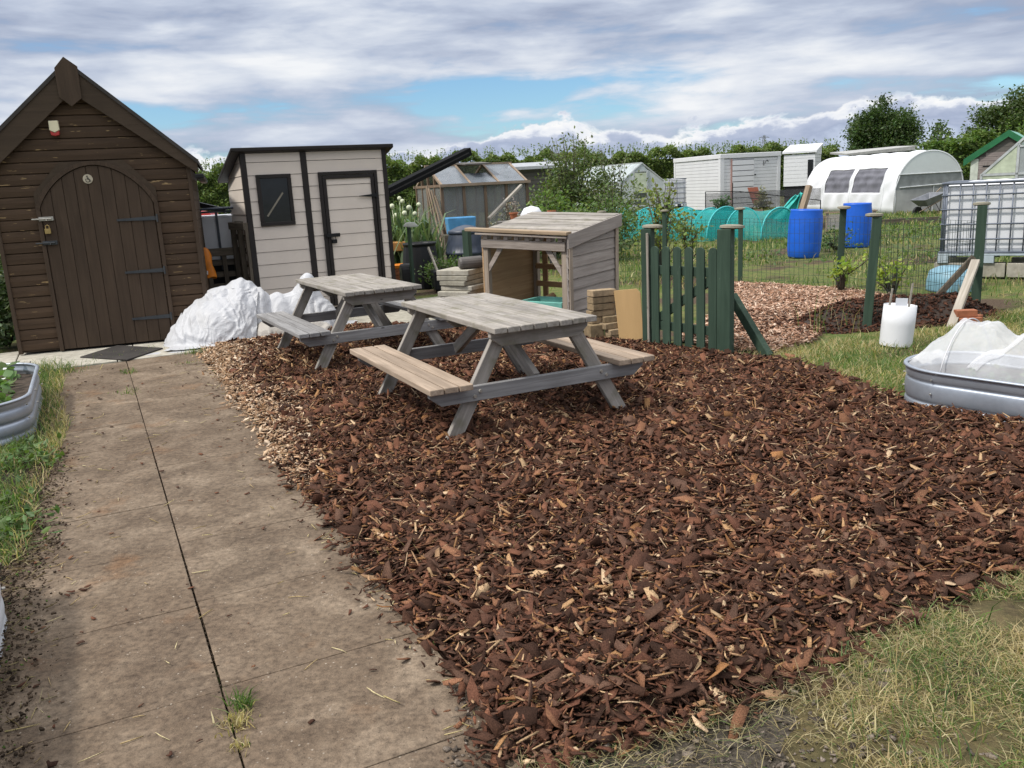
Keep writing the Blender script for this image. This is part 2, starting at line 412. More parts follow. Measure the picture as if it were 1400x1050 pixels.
def sheet(name, poly, mat, z, amp=.012, step=.12, fall=.15, seed=0, kind='structure', extra=None):
    P = np.array(poly); lo, hi = P.min(0)-step, P.max(0)+step
    nx, ny = int((hi[0]-lo[0])/step)+2, int((hi[1]-lo[1])/step)+2
    X, Y = np.meshgrid(np.linspace(lo[0], hi[0], nx), np.linspace(lo[1], hi[1], ny), indexing='ij')
    Q = np.stack([X.ravel(), Y.ravel()], 1); ins = inpoly(Q, poly); d = polydist(Q, poly)
    edge = .05*wob(Q[:, 0], Q[:, 1], 5, seed+3)
    sd = np.where(ins, d, -d) + edge
    Z = height(Q, z, amp, fall, sd, seed)
    if extra is not None: Z = Z + extra(Q)
    keep = sd > -.06
    idx = np.arange(nx*ny).reshape(nx, ny); F = np.stack([idx[:-1,:-1], idx[1:,:-1], idx[1:,1:], idx[:-1,1:]], -1).reshape(-1, 4)
    F = F[keep[F].all(1)]; used = np.unique(F); mp = -np.ones(nx*ny, int); mp[used] = np.arange(len(used))
    o = mesh_np(name, np.column_stack([Q, Z])[used], mp[F], mat, smooth=True); return tag(o, kind=kind)
def height(Q, z, amp, fall, sd, seed):
    k = np.clip(sd/fall, -0.4, 1); k = np.where(k > 0, k*k*(3-2*k), k)
    return -.028 + (z+.028)*k + amp*wob(Q[:, 0], Q[:, 1], 2.6, seed)*np.clip(k, 0, 1)

# ---- concrete slab path -------------------------------------------------
def path_material():
    m, nt, b = newmat('worn_concrete'); co = coords(nt)
    n0 = noise(nt, coords(nt, (1,1,1)), 1.1, 5, .6, .5); n1 = noise(nt, co, 3.6, 7, .68, .6)
    n2 = noise(nt, co, 34, 6, .75); n3 = noise(nt, co, 150, 3, .6)
    c = ramp(nt, n1, [(.28, (.072,.056,.043)), (.44, (.135,.108,.083)), (.60, (.215,.178,.140)), (.8, (.30,.255,.205))])
    c = mix(nt, ramp(nt, n0, [(.35, 0), (.62, .65)]), c, (.105,.079,.058))
    rust = noise(nt, coords(nt, (1,1,1)), 2.3, 4, .6); c = mix(nt, ramp(nt, rust, [(.60, 0), (.72, .5)]), c, (.17,.093,.046))
    c = mix(nt, .95, c, ramp(nt, n2, [(.30, (.40,.38,.37)), (.5, (.98,.97,.96)), (.7, (1.5,1.47,1.43))]), 'MULTIPLY')
    vo = N(nt, 'ShaderNodeTexVoronoi'); vo.inputs['Scale'].default_value = 46; nt.links.new(co, vo.inputs['Vector'])
    sp_ = N(nt, 'ShaderNodeMath', operation='MULTIPLY'); nt.links.new(ramp(nt, vo.outputs['Distance'], [(.10, 1), (.2, 0)]), sp_.inputs[0])
    nt.links.new(ramp(nt, noise(nt, co, 13, 3), [(.52, 0), (.62, .8)]), sp_.inputs[1])
    c = mix(nt, sp_.outputs[0], c, (.36,.33,.29))
    vd = N(nt, 'ShaderNodeTexVoronoi'); vd.inputs['Scale'].default_value = 30; nt.links.new(co, vd.inputs['Vector'])
    c = mix(nt, ramp(nt, vd.outputs['Distance'], [(.05, .8), (.10, 0)]), c, (.03,.022,.016))
    c = mix(nt, 1.0, c, (1.02,.965,.90), 'MULTIPLY')
    isl = island(nt); c = mix(nt, .35, c, ramp(nt, isl, [(0, (.72,.70,.69)), (1, (1.1,1.08,1.05))]), 'MULTIPLY')
    nt.links.new(c, b.inputs['Base Color']); b.inputs['Roughness'].default_value = .92; b.inputs['Specular IOR Level'].default_value = .25
    h = N(nt, 'ShaderNodeMath', operation='ADD'); nt.links.new(n2, h.inputs[0]); nt.links.new(n3, h.inputs[1])
    bump(nt, b, h.outputs[0], .65, .008); return m
pb = MB()
def slab(a0, a1, b0, b1, top):
    g = [random.uniform(.0004, .0022) for _ in range(4)]; tz = [top+random.uniform(-.002, .002) for _ in range(4)]
    q = [AB(a0+g[0], b0), AB(a0+g[0], b1), AB(a1-g[1], b1), AB(a1-g[1], b0)]
    pb.hexa([(*p, -.06) for p in q] + [(p[0], p[1], t) for p, t in zip(q, tz)])
for a0, a1 in zip([1.2,2.16,2.82,3.54,4.25,4.95,5.65,6.35,7.05,7.75,8.45,9.2], [2.16,2.82,3.54,4.25,4.95,5.65,6.35,7.05,7.75,8.45,9.2,9.97]):
    slab(a0, a1, .1915+random.uniform(-.002,.002), .925+random.uniform(-.012,.01), .0)
for a0, a1 in zip([1.2,2.1,2.8,3.505,4.2,4.9,5.62,6.3,7.0,7.72,8.4,9.15], [2.1,2.8,3.505,4.2,4.9,5.62,6.3,7.0,7.72,8.4,9.15,9.95]):
    slab(a0, a1, -.62, .1855+random.uniform(-.002,.001), .0)
po = pb.build('path', path_material(), bevel=.0025); tag(po, kind='structure')
# pale slabs across the front of the brown shed
ab_ = MB()
for (a0, a1, b0, b1) in [(10.0,10.75,-.75,.10),(9.99,10.75,.11,1.02),(10.76,11.6,-.9,.3),(10.76,11.6,.31,1.25),(9.7,10.75,-1.6,-.76),(10.76,11.6,-1.9,-.91)]:
    q = [AB(a0,b0),AB(a0,b1),AB(a1,b1),AB(a1,b0)]; ab_.prism_xy([tuple(p) for p in q], -.06, .006+random.uniform(-.003,.003))
tag(ab_.build('pavement', CONC, bevel=.008), kind='structure')
# pale gritty pad in front of the beige shed
tag(MB().prism_xy([(-3.9,10.6),(-2.6,10.1),(-.9,10.9),(.2,12.0),(-.6,13.6),(-3.4,12.0)], -.05, -.004).build('paved_pad', CONC), kind='structure')

# ---- soil and straw strips ----------------------------------------------
lstrip = [tuple(AB(a, b)) for a, b in [(1.2,-.56),(2.4,-.54),(3.4,-.51),(4.5,-.47),(5.5,-.46),(6.5,-.41),(7.4,-.36),(8.6,-.44),(9.6,-.5),(9.9,-1.2),(9.9,-2.2),(1.2,-2.2)]]
sheet('soil', lstrip, G_SOIL, .012, .012, .09, .12, 4)
verge = [(.55,1.2),(.60,2.16),(.76,2.40),(1.05,2.62),(1.36,2.80),(1.75,3.05),(2.1,3.22),(2.9,3.75),(3.6,4.4),(4.6,4.2),(4.6,1.2)]
sheet('verge_soil', verge, G_STRAW, .0, .012, .1, .12, 5)
bare = [(-.30,1.3),(-.12,2.14),(.2,2.2),(.5,2.32),(.78,2.45),(.95,2.3),(.95,1.3)]
sheet('bare_earth', bare, G_BARE, -.004, .008, .08, .12, 6)

# ---- mulch --------------------------------------------------------------
MULCH = [(-.15,2.12),(.30,2.22),(.8,2.44),(1.08,2.66),(1.38,2.84),(1.72,3.06),(2.06,3.22),(2.7,3.68),(3.4,4.2),(3.5,4.75),(3.05,5.12),(2.86,5.38),(2.76,5.62),(2.74,5.95),(2.62,6.5),(2.42,7.3),(2.05,7.62),(1.75,7.98),(1.4,8.45),(.75,9.1),(.0,9.9),(-.9,10.3),(-1.9,10.75),(-2.55,10.1),(-3.55,9.75)] + [tuple(AB(a, b)) for a, b in [(9.6,.93),(8.8,.96),(8,.93),(7.2,.90),(6.3,.93),(5.4,.86),(4.7,.90),(4,.93),(3.3,.88),(2.7,.93),(2.3,.92)]]
def mh(Q):
    ins = inpoly(Q, MULCH); d = polydist(Q, MULCH); sd = np.where(ins, d, -d)
    bed = np.exp(-(polydist(Q, [(2.9,5.33),(3.5,4.5),(3.5,4.49),(2.9,5.32)])/.22)**2)*.06
    return height(Q, .042, .022, .22, sd, 8) + bed*np.clip(sd/.1, 0, 1)
sheet('mulch_bed', MULCH, G_MULCH, .040, .022, .09, .22, 8, extra=lambda Q: np.exp(-(polydist(Q, [(2.9,5.33),(3.5,4.5),(3.5,4.49),(2.9,5.32)])/.22)**2)*.06*np.clip(np.where(inpoly(Q, MULCH), polydist(Q, MULCH), 0)/.1, 0, 1))

def chips(name, P, Z, L, Wd, T, colors, tiltmax=.5, curl=.25):
    n = len(P); yaw = rng.uniform(0, 2*PI, n); tx = rng.normal(0, tiltmax*.5, n); ty = rng.normal(0, tiltmax*.5, n)
    cx, sx = np.cos(yaw), np.sin(yaw)
    X = np.stack([cx*np.cos(tx), sx*np.cos(tx), np.sin(tx)], 1)
    Yv = np.stack([-sx, cx, np.zeros(n)], 1); Nn = np.cross(X, Yv)
    Y2 = Yv*np.cos(ty)[:, None]+Nn*np.sin(ty)[:, None]; N2 = np.cross(X, Y2)
    us = np.array([-.5, -.08, .5]); V = np.zeros((n, 12, 3))
    c = np.column_stack([P, Z]); bend = rng.normal(0, curl*.6, n)
    w3 = np.stack([rng.uniform(.15, 1.0, n), rng.uniform(.8, 1.2, n), rng.uniform(.1, 1.0, n)], 1)
    sk = rng.normal(0, .28, (n, 3))
    for i in range(3):
        for j, s in enumerate((-.5, .5)):
            u = us[i] + rng.uniform(-.10, .10, n)
            off = X*(u*L)[:, None] + Y2*((s*w3[:, i]+sk[:, i])*Wd)[:, None] + N2*((bend*(us[i]**2)*L)+ (s*.0))[:, None]
            V[:, i*2+j] = c+off+N2*(T/2)[:, None]; V[:, 6+i*2+j] = c+off-N2*(T/2)[:, None]
    base = np.array([(0,2,3,1),(2,4,5,3),(6,7,9,8),(8,9,11,10),(0,6,8,2),(2,8,10,4),(1,3,9,7),(3,5,11,9),(0,1,7,6),(4,10,11,5)])
    F = (np.arange(n)[:, None, None]*12 + base[None]).reshape(-1, 4)
    return mesh_np(name, V.reshape(-1, 3), F, CHIP, np.repeat(colors, 12, 0))
DK = np.array([(.036,.0195,.014),(.054,.028,.019),(.075,.037,.025),(.105,.048,.031),(.145,.066,.040),(.19,.095,.055),(.115,.066,.046),(.085,.049,.035)])
PC = np.array([(.46,.33,.22),(.38,.25,.155),(.54,.41,.29),(.31,.185,.105),(.44,.29,.18),(.60,.48,.36)])
PL = np.array([(.27,.150,.070),(.34,.21,.11),(.42,.29,.17),(.24,.12,.052),(.30,.19,.11),(.46,.34,.22)])
def chipcols(n, pale):
    c = DK[rng.choice(len(DK), n, p=[.13,.16,.18,.17,.13,.09,.08,.06])].copy(); isp = rng.random(n) < pale
    c[isp] = PL[rng.integers(0, len(PL), isp.sum())]
    return c*rng.uniform(.72, 1.26, (n, 1)), isp
area = polyarea(MULCH)
def mulch_layer(dens, lo, hi, pale0):
    P = sample_poly(MULCH, int(area*dens)); dist = np.hypot(P[:, 0], P[:, 1])
    keep = rng.random(len(P)) < np.clip(1.15-.055*dist, .5, 1); P = P[keep]; n = len(P); dist = dist[keep]
    d = polydist(P, MULCH); P = P + rng.normal(0, .05, (n, 2))*(d < .12)[:, None]
    a, b = P@DV, P@NV
    pl = pale0 + .90*np.exp(-(np.clip(b-.92, 0, 9)/(.26+.10*np.sin(a*2.1)))**1.6)*np.clip((a-4.4)/1.1, 0, 1) + .42*np.clip((a-7.6)/1.4, 0, 1)*np.exp(-np.clip(b-1, 0, 9)/1.2)
    pl += .12*(wob(P[:, 0], P[:, 1], 1.6, 21) > .55)
    col, isp = chipcols(n, pl)
    L = np.clip(rng.lognormal(math.log(lo), .45, n), .012, hi); W = L*rng.uniform(.16, .55, n)
    W = np.where(isp, L*rng.uniform(.14, .38, n), W); T = rng.uniform(.0018, .0045, n)
    near = (pl > .30) & isp; col[near] = PC[rng.integers(0, 6, near.sum())]*rng.uniform(.7, 1.15, (near.sum(), 1)); L = np.where(near, np.clip(L*.8, .015, .06), L); W = np.where(near, L*rng.uniform(.2, .5, n), W)
    return P, L, W, T, col
parts = [mulch_layer(2200, .014, .03, .10), mulch_layer(1300, .028, .065, .12), mulch_layer(1500, .048, .12, .10), mulch_layer(480, .074, .14, .07)]
P = np.concatenate([p[0] for p in parts]); L = np.concatenate([p[1] for p in parts]); Wc = np.concatenate([p[2] for p in parts])
T = np.concatenate([p[3] for p in parts]); Cc = np.concatenate([p[4] for p in parts])
# long splinters
ns = 3200; Ps = sample_poly(MULCH, ns); P = np.concatenate([P, Ps]); L = np.concatenate([L, rng.uniform(.06, .15, ns)])
Wc = np.concatenate([Wc, rng.uniform(.003, .010, ns)]); T = np.concatenate([T, rng.uniform(.003, .006, ns)])
Cc = np.concatenate([Cc, PL[rng.integers(0, len(PL), ns)]*rng.uniform(.6, 1.05, (ns, 1))])
Z = np.maximum(mh(P), .004) + rng.uniform(.0, .026, len(P))
tag(chips('bark_mulch', P, Z, L, Wc, T, Cc, .85), kind='stuff')
# pale wood chips beyond the gate
PALE = [(2.0,8.05),(2.45,7.72),(2.95,8.15),(3.3,8.75),(3.05,9.3),(3.6,9.8),(4.95,10.5),(4.72,11.5),(4.1,12.3),(3.45,13.0),(3.0,12.2),(2.7,10.8),(2.2,9.6),(1.7,8.6)]
sheet('chip_bed', PALE, G_CHIPB, .02, .02, .12, .2, 12)
n = int(polyarea(PALE)*1500); P = sample_poly(PALE, n); sd = polydist(P, PALE)
PKL = np.array([(.42,.27,.19),(.54,.38,.29),(.36,.21,.14),(.60,.47,.37),(.28,.16,.10),(.46,.30,.22)])
dark = np.exp(-((P[:, 0]-3.0)**2+(P[:, 1]-9.0)**2)/.5)
col = PKL[rng.integers(0, len(PKL), n)]*rng.uniform(.65, 1.2, (n, 1)); dk = rng.random(n) < .06+.6*dark; col[dk] = DK[rng.integers(0, 8, dk.sum())]
Z = np.maximum(height(P, .02, .02, .2, sd, 12), 0)+rng.uniform(0, .03, n)
tag(chips('wood_chips', P, Z, np.clip(rng.lognormal(math.log(.05), .35, n), .02, .11), rng.uniform(.010, .028, n), rng.uniform(.003, .006, n), col, .7), kind='stuff')
# dark compost heap
HEAP = [(2.95,8.75),(3.4,8.55),(4.2,8.65),(5.1,8.75),(5.5,9.2),(5.35,9.8),(4.6,10.15),(3.8,9.95),(3.1,9.4)]
sheet('compost_heap', HEAP, plain('compost', (.034,.022,.016), .95, var=.5, vs=20, bmp=1, bscale=60), .17, .05, .09, .5, 14)
n = 2600; P = sample_poly(HEAP, n); sd = polydist(P, HEAP); Z = height(P, .17, .05, .5, sd, 14)+rng.uniform(0, .025, n)
tag(chips('compost_lumps', P, Z, rng.uniform(.02, .06, n), rng.uniform(.012, .03, n), rng.uniform(.006, .016, n), DK[rng.integers(0, 4, n)]*rng.uniform(.7, 1.4, (n, 1)), .9), kind='stuff')

# ---- grass --------------------------------------------------------------
def blades(name, P, Z, Hh, Wd, lean, col, kind='stuff', flat=None):
    n = len(P); yaw = rng.uniform(0, 2*PI, n); ld = rng.uniform(0, 2*PI, n)
    side = np.stack([np.cos(yaw), np.sin(yaw), np.zeros(n)], 1)*(Wd/2)[:, None]
    le = np.stack([np.cos(ld), np.sin(ld), np.zeros(n)], 1)*(Hh*lean)[:, None]
    c = np.column_stack([P, Z]); up = np.zeros((n, 3)); vz = Hh*np.sqrt(np.clip(1-np.minimum(lean, .97)**2, .03, 1))
    V = np.zeros((n, 6, 3)); up[:, 2] = vz
    V[:, 0] = c-side; V[:, 1] = c+side; V[:, 2] = c-side*.8+up*.62+le*.32; V[:, 3] = c+side*.8+up*.62+le*.32
    V[:, 4] = c-side*.12+up*.95+le; V[:, 5] = c+side*.12+up*.95+le
    F = (np.arange(n)[:, None, None]*6 + np.array([(0,1,3,2),(2,3,5,4)])[None]).reshape(-1, 4)
    o = mesh_np(name, V.reshape(-1, 3), F, GRASS, np.repeat(col, 6, 0)); return tag(o, kind=kind)
GR = np.array([(.075,.135,.03),(.10,.17,.038),(.13,.20,.052),(.06,.11,.032),(.16,.21,.07)])
ST = np.array([(.36,.30,.15),(.45,.38,.20),(.29,.23,.11),(.52,.45,.27),(.39,.30,.16)])
def gcol(n, straw):
    c = GR[rng.integers(0, 5, n)].copy(); s = rng.random(n) < straw; c[s] = ST[rng.integers(0, 5, s.sum())]
    return c*rng.uniform(.75, 1.2, (n, 1))
# the mown dry corner by the camera
GP = [(.88,1.9),(.82,2.30),(.93,2.52),(1.15,2.70),(1.42,2.84),(1.8,3.08),(2.2,3.26),(3.0,3.75),(3.7,4.35),(4.2,4.0),(4.2,1.6),(1.0,1.5)]
n = 230000; P = sample_poly(GP, n); dens = wob(P[:, 0], P[:, 1], 2.2, 31)
P = P[(rng.random(n) < .70+.5*dens) & (polydist(P, GP) > rng.random(n)**2*.22) & (rng.random(n) < .12+np.clip((P[:, 0]-.62)/.55, 0, 1)) & (wob(P[:, 0], P[:, 1], 3.1, 37) > -.42) & (np.hypot(P[:, 0], P[:, 1]) < 5.2)]; n = len(P)
st = np.clip(.95-.75*wob(P[:, 0], P[:, 1], 1.7, 33), .08, .97)
blades('dry_grass', P, np.full(n, -.012), rng.uniform(.03, .095, n), rng.uniform(.0022, .0050, n), np.clip(rng.normal(.90, .12, n), .1, 1.0), gcol(n, st))
n = 3600; P = sample_poly(GP, n); P = P[wob(P[:, 0], P[:, 1], 2.6, 35) > .22]; n = len(P)
blades('tall_grass', P, np.full(n, -.01), rng.uniform(.07, .17, n), rng.uniform(.003, .006, n), rng.uniform(.3, .95, n), gcol(n, .2))
# dead straw scattered flat over the bare earth and the bark edge
n = 11000; P = np.column_stack([rng.uniform(-.05, 1.5, n), rng.uniform(1.7, 2.95, n)]); dd = polydist(P, MULCH); P = P[(dd < .10+.35*rng.random(n)**2) & (~inpoly(P, MULCH) | (rng.random(n) < .10))]; n = len(P)
blades('straw_litter', P, np.maximum(mh(P), 0)+rng.uniform(.0, .012, n), rng.uniform(.025, .10, n), rng.uniform(.0015, .0035, n), np.clip(rng.normal(.99, .03, n), .9, 1.0), gcol(n, .85)*.85)
# left strip
LS = [tuple(AB(a, b)) for a, b in [(4.4,-.48),(5.5,-.46),(6.4,-.38),(7.2,-.33),(8.4,-.40),(9.5,-.40),(10.0,-.6),(9.9,-.85),(8.9,-.56),(7.2,-.55),(6.5,-.9),(6.2,-1.4),(5.2,-1.3),(4.3,-.9)]]
n = 15000; P = sample_poly(LS, n); P = P[rng.random(n) < .6+.6*wob(P[:, 0], P[:, 1], 2.5, 41)]; n = len(P)
edge = np.clip((P@NV+.62)/.25, 0, 1)
blades('strip_grass', P, np.full(n, .0), rng.uniform(.03, .13, n), rng.uniform(.003, .008, n), np.clip(rng.normal(.7, .25, n), .1, 1), gcol(n, .12+.6*edge))
# right middle ground
RG = [(2.0,7.78),(2.42,7.35),(2.62,6.6),(2.72,5.95),(2.9,6.15),(3.3,6.3),(4.2,5.6),(6.2,7.2),(6.5,9.4),(5.4,9.2),(4.4,8.5),(3.4,8.35),(2.9,8.0)]
n = 34000; P = sample_poly(RG, n); P = P[rng.random(n) < .58+.5*wob(P[:, 0], P[:, 1], 1.8, 51)]; n = len(P)
blades('verge_grass', P, np.full(n, -.02), rng.uniform(.03, .11, n), rng.uniform(.004, .008, n), np.clip(rng.normal(.78, .2, n), .1, 1), gcol(n, np.clip(.58-.7*wob(P[:, 0], P[:, 1], 1.5, 53), .08, .9)))
# the plots beyond: tufts that follow the green of the ground
F1 = [(-3,13.5),(3.2,13.2),(4.7,12.0),(5.2,10.0),(6.4,9.0),(9,9.5),(24,27),(26,55),(-30,55),(-16,14)]
Pa = sample_poly([(2.2,12.6),(4.6,12.3),(5.1,10.4),(6.2,9.4),(8.5,11),(16,20),(22,30),(6,30),(.5,16)], 30000)
Pb = sample_poly(F1, 22000); P = np.concatenate([Pa, Pb])
k = wob(P[:, 0], P[:, 1], .55, 61)+.5*wob(P[:, 0], P[:, 1], 1.6, 63)
P = P[(k > -.15)]; n = len(P); dist = P[:, 1]
blades('field_grass', P, np.full(n, -.04), rng.uniform(.05, .16, n)*(1+dist*.010), np.clip(dist*.0010, .008, .05)*rng.uniform(.7, 1.3, n), np.clip(rng.normal(.6, .25, n), .1, 1), gcol(n, np.clip(.20-.4*wob(P[:, 0], P[:, 1], .8, 65), .03, .7)))
# grass in the joints and round the brown shed
acc = []
for (a, b, n, r, h, s) in [(2.66,.23,70,.022,.085,.1),(2.57,.20,110,.028,.05,.95),(2.45,.19,50,.018,.04,.95),(9.2,.18,60,.04,.08,.1),(8.2,.13,60,.06,.06,.15),(9.9,.88,120,.07,.10,.1),(10.3,.05,60,.14,.07,.2),(10.5,.40,60,.10,.07,.2),(9.75,-.40,220,.11,.15,.2),(9.3,.75,30,.05,.05,.3),(10.05,-.60,180,.12,.16,.25)]:
    P = AB(a, b)+rng.normal(0, r, (n, 2)); acc.append((P, rng.uniform(h*.4, h, n), np.full(n, .004), gcol(n, s)))
P = np.concatenate([x[0] for x in acc]); n = len(P)
blades('joint_grass', P, np.zeros(n), np.concatenate([x[1] for x in acc]), rng.uniform(.003, .007, n), np.clip(rng.normal(.65, .22, n), .1, .98), np.concatenate([x[3] for x in acc]))
# bits of straw, bark and soil blown over the slabs
n = 520; A_, B_ = rng.uniform(1.6, 9.6, n), np.concatenate([.9-np.abs(rng.normal(0, .12, 190)), -.45+np.abs(rng.normal(0, .16, 160)), rng.uniform(-.45, .9, 170)])
P = A_[:, None]*DV+B_[:, None]*NV; st = rng.random(n) < .4
L = np.where(st, rng.uniform(.02, .09, n), rng.uniform(.008, .035, n)); W_ = np.where(st, rng.uniform(.0015, .004, n), L*rng.uniform(.3, .7, n))
cl = np.where(st[:, None], ST[rng.integers(0, 5, n)], DK[rng.integers(0, 8, n)])
tag(chips('path_litter', P, np.full(n, .006)+rng.uniform(0, .004, n), L, W_, np.full(n, .003), cl, .25), kind='stuff')
# soil dried into the long joint
n = 1500; A_ = rng.uniform(1.3, 9.9, n); P = A_[:, None]*DV+(.1885+rng.normal(0, .004, n)*(1+2.5*np.exp(-((A_-2.55)/.5)**2)))[:, None]*NV
tag(chips('joint_soil', P, rng.uniform(-.025, -.001, n), rng.uniform(.004, .013, n), rng.uniform(.004, .009, n), np.full(n, .005), np.array([(.035,.026,.018)])*rng.uniform(.6, 1.8, (n, 1)), .6), kind='stuff')

# crumbs, leaf bits and twigs over the dark soil strip and the slab edge beside it
n = 5200; A_ = rng.uniform(1.7, 6.6, n); B_ = np.where(A_ < 4.3, -.50, -.46)+.5*np.where(rng.random(n) < .62, -np.abs(rng.normal(0, .12, n)), np.abs(rng.normal(0, .15, n)))
P = A_[:, None]*DV+B_[:, None]*NV; ty = rng.random(n); L = np.where(ty < .25, rng.uniform(.02, .07, n), rng.uniform(.003, .012, n)); W_ = np.where(ty < .25, rng.uniform(.002, .004, n), L*rng.uniform(.4, .8, n))
ty = np.where(ty < .17, .5, ty); L = np.where(ty == .5, L*.25, L); W_ = np.where(ty == .5, L*.7, W_)
cl = np.where((ty < .25)[:, None], ST[rng.integers(0, 5, n)]*.45, np.where((ty > .95)[:, None], GR[rng.integers(0, 5, n)]*.8, np.array([(.050,.037,.026)])*rng.uniform(.5, 2.4, (n, 1))))
tag(chips('soil_crumbs', P, np.where(B_ < -.47, .018, .006)+rng.uniform(0, .012, n), L, W_, np.where(ty < .25, .003, L*.5), cl, .6), kind='stuff')

n = 2600; P = np.column_stack([rng.uniform(-.25, 1.3, n), rng.uniform(1.6, 2.6, n)]); P = P[~inpoly(P, MULCH)]; n = len(P)
cl = np.array([(.085,.072,.06)])*rng.uniform(.4, 2.6, (n, 1)); L = rng.lognormal(math.log(.008), .5, n)
tag(chips('grit', P, np.full(n, -.002)+rng.uniform(0, .006, n), L, L*rng.uniform(.5, .9, n), L*.5, cl, .5), kind='stuff')

# stray straw and green sprigs lying on the bark
n = 420; P = sample_poly(MULCH, n); P = P[(np.hypot(P[:, 0]-.25, P[:, 1]-2.6) < rng.gamma(2, .55, n))]; n = len(P)
blades('bark_sprigs', P, mh(P)+.018, rng.uniform(.05, .16, n), rng.uniform(.0018, .0035, n), np.clip(rng.normal(.95, .06, n), .6, 1), gcol(n, .72))
LG = [tuple(AB(a, b)) for a, b in [(4.1,-.7),(6.7,-.9),(6.7,-1.7),(8.9,-1.7),(8.9,-.6),(9.8,-1.0),(9.8,-4.5),(1.5,-4.5),(1.5,-1.6),(4.1,-1.6)]]
n = 16000; P = sample_poly(LG, n); P = P[rng.random(n) < .6+.6*wob(P[:, 0], P[:, 1], 2.0, 43)]; n = len(P)
blades('left_grass', P, np.full(n, .0), rng.uniform(.04, .13, n), rng.uniform(.004, .009, n), np.clip(rng.normal(.7, .25, n), .1, 1), gcol(n, .25))
# ================================================================== brown gabled shed
S1W, EAVE, APEX, SL = 2.09, 1.95, 3.215, .90
sh = thing('brown_shed', 'dark brown boarded shed with a steep gable and an arched plank door', 'shed', (-5.645, 9.737, 0), .31)
uc = .975
def roof_in(u): return APEX - .42 - abs(u-uc)*SL + .0     # underside of the barge boards
b = MB(); z = .05; pitch_b = .1235
def topz(u): return APEX - .12 - abs(u-uc)*SL
while z < 2.95:
    z1 = z + pitch_b
    lo, hi = 0.0, S1W
    def span(zz):
        h = (APEX-.12-zz)/SL; return max(0, uc-h), min(S1W, uc+h)
    a0, c0 = span(z); a1, c1 = span(z1)
    # rounded log-lap profile: bulges in the middle of the board
    ys = [(0, .020), (.05, -.004), (.5, -.007), (.85, -.001), (.95, .004), (1, .016)]
    vs = []; fs = []
    for t, y in ys:
        ua = a0+(a1-a0)*t; ub = c0+(c1-c0)*t; vs += [(ua, y, z+t*pitch_b), (ub, y, z+t*pitch_b)]
    for i in range(len(ys)-1): fs.append((2*i, 2*i+1, 2*i+3, 2*i+2))
    b.add(vs, fs); z = z1
b.build('front_wall', W_BROWN, sh)
g = MB(); pts = [(0,.03),(S1W,.03),(S1W,topz(S1W)),(uc,APEX-.14),(0,topz(0))]
g.prism_xz(pts, .022, .05); g.build('front_lining', W_BROWN_P, sh); MB().prism_xz(pts, 2.75, 2.79).build('rear_wall', W_BROWN_P, sh)
for xx, nm in ((0, 0), (S1W, 1)):
    w = MB(); zz = .05
    while zz < EAVE-.04:
        x0 = xx-.012 if nm == 0 else xx-.02
        w.box(x0, x0+.03, .05, 2.75, zz, zz+pitch_b-.006); zz += pitch_b
    w.build('side_wall', W_BROWN, sh)
    MB().box(xx-.028 if nm else xx-.014, xx+.014 if nm else xx+.028, -.026, .02, .02, topz(xx)-.05).build('corner_trim', W_BROWN_Z, sh, bevel=.003)
rf = MB()
for s in (-1, 1):
    e = 1.23*s if s > 0 else -1.30
    x0, x1 = uc, uc+e; z0, z1 = APEX+.0, APEX-abs(e)*SL
    q = [(x0, -.10, z0), (x1, -.10, z1), (x1, 2.9, z1), (x0, 2.9, z0)]
    rf.hexa([(x, y, zc-.05) for x, y, zc in q] + [(x, y, zc) for x, y, zc in q] if s > 0 else [(x, y, zc-.05) for x, y, zc in q[::-1]] + [(x, y, zc) for x, y, zc in q[::-1]])
rf.build('roof', FELT, sh)
for s in (-1, 1):
    e = 1.215*s if s > 0 else -1.285
    x1 = uc+e; zt = APEX-.012; ze = APEX-.012-abs(e)*SL
    poly = [(uc, zt-.33), (x1, ze-.16 if s > 0 else ze-.31), (x1, ze), (uc, zt)] if s > 0 else [(x1, ze-.31), (uc, zt-.33), (uc, zt), (x1, ze)]
    MB().prism_xz(poly, -.085, -.06).build('barge_board', W_BROWN_P, sh, bevel=.003)
MB().prism_xz([(.855,2.825),(.965,2.725),(1.078,2.81),(1.082,3.145),(.958,3.245),(.852,3.13)], -.112, -.086).build('apex_board', W_BROWN_Z, sh, bevel=.003)
gt = MB(); gt.box(2.15, 2.245, -.09, 2.9, 1.895, 1.95); gt.build('gutter', BLACK, sh, bevel=.012)
# door
DL, DR, DB, DS, DT = .455, 1.665, .035, 1.625, 2.11; dc = (DL+DR)/2-.02; hw = (DR-DL)/2
def arch(u):
    t = min(1, abs(u-(DL+DR)/2)/hw); return DS + (DT-DS)*(1-t**1.9)**.75
door = MB(); npk = 9; pw = (DR-DL-.03)/npk
for i in range(npk):
    u0 = DL+.015+i*pw; u1 = u0+pw-.005
    top = [(u0+(u1-u0)*k/5, arch(u0+(u1-u0)*k/5)-.02) for k in range(6)]
    door.prism_xz([(u0, DB), (u1, DB)]+top[::-1], -.030, -.008)
dr = door.build('door', W_BROWN_Z, sh, bevel=.003)
fr = MB(); n = 40; us = [DL + (DR-DL)*(.5-.5*math.cos(PI*k/n)) for k in range(n+1)]
inner = [(u, arch(u)-.012) for u in us]
outer = [((DL+DR)/2+(u-(DL+DR)/2)*1.055, arch(u)+.032) for u in us]
for k in range(n):
    fr.prism_xz([inner[k], inner[k+1], outer[k+1], outer[k]], -.046, -.004)
for s, (u0, u1) in ((0, (DL-.035, DL+.008)), (1, (DR-.008, DR+.035))): fr.prism_xz([(u0, .02), (u1, .02), (u1, DS+.03), (u0, DS+.03)], -.044, -.004)
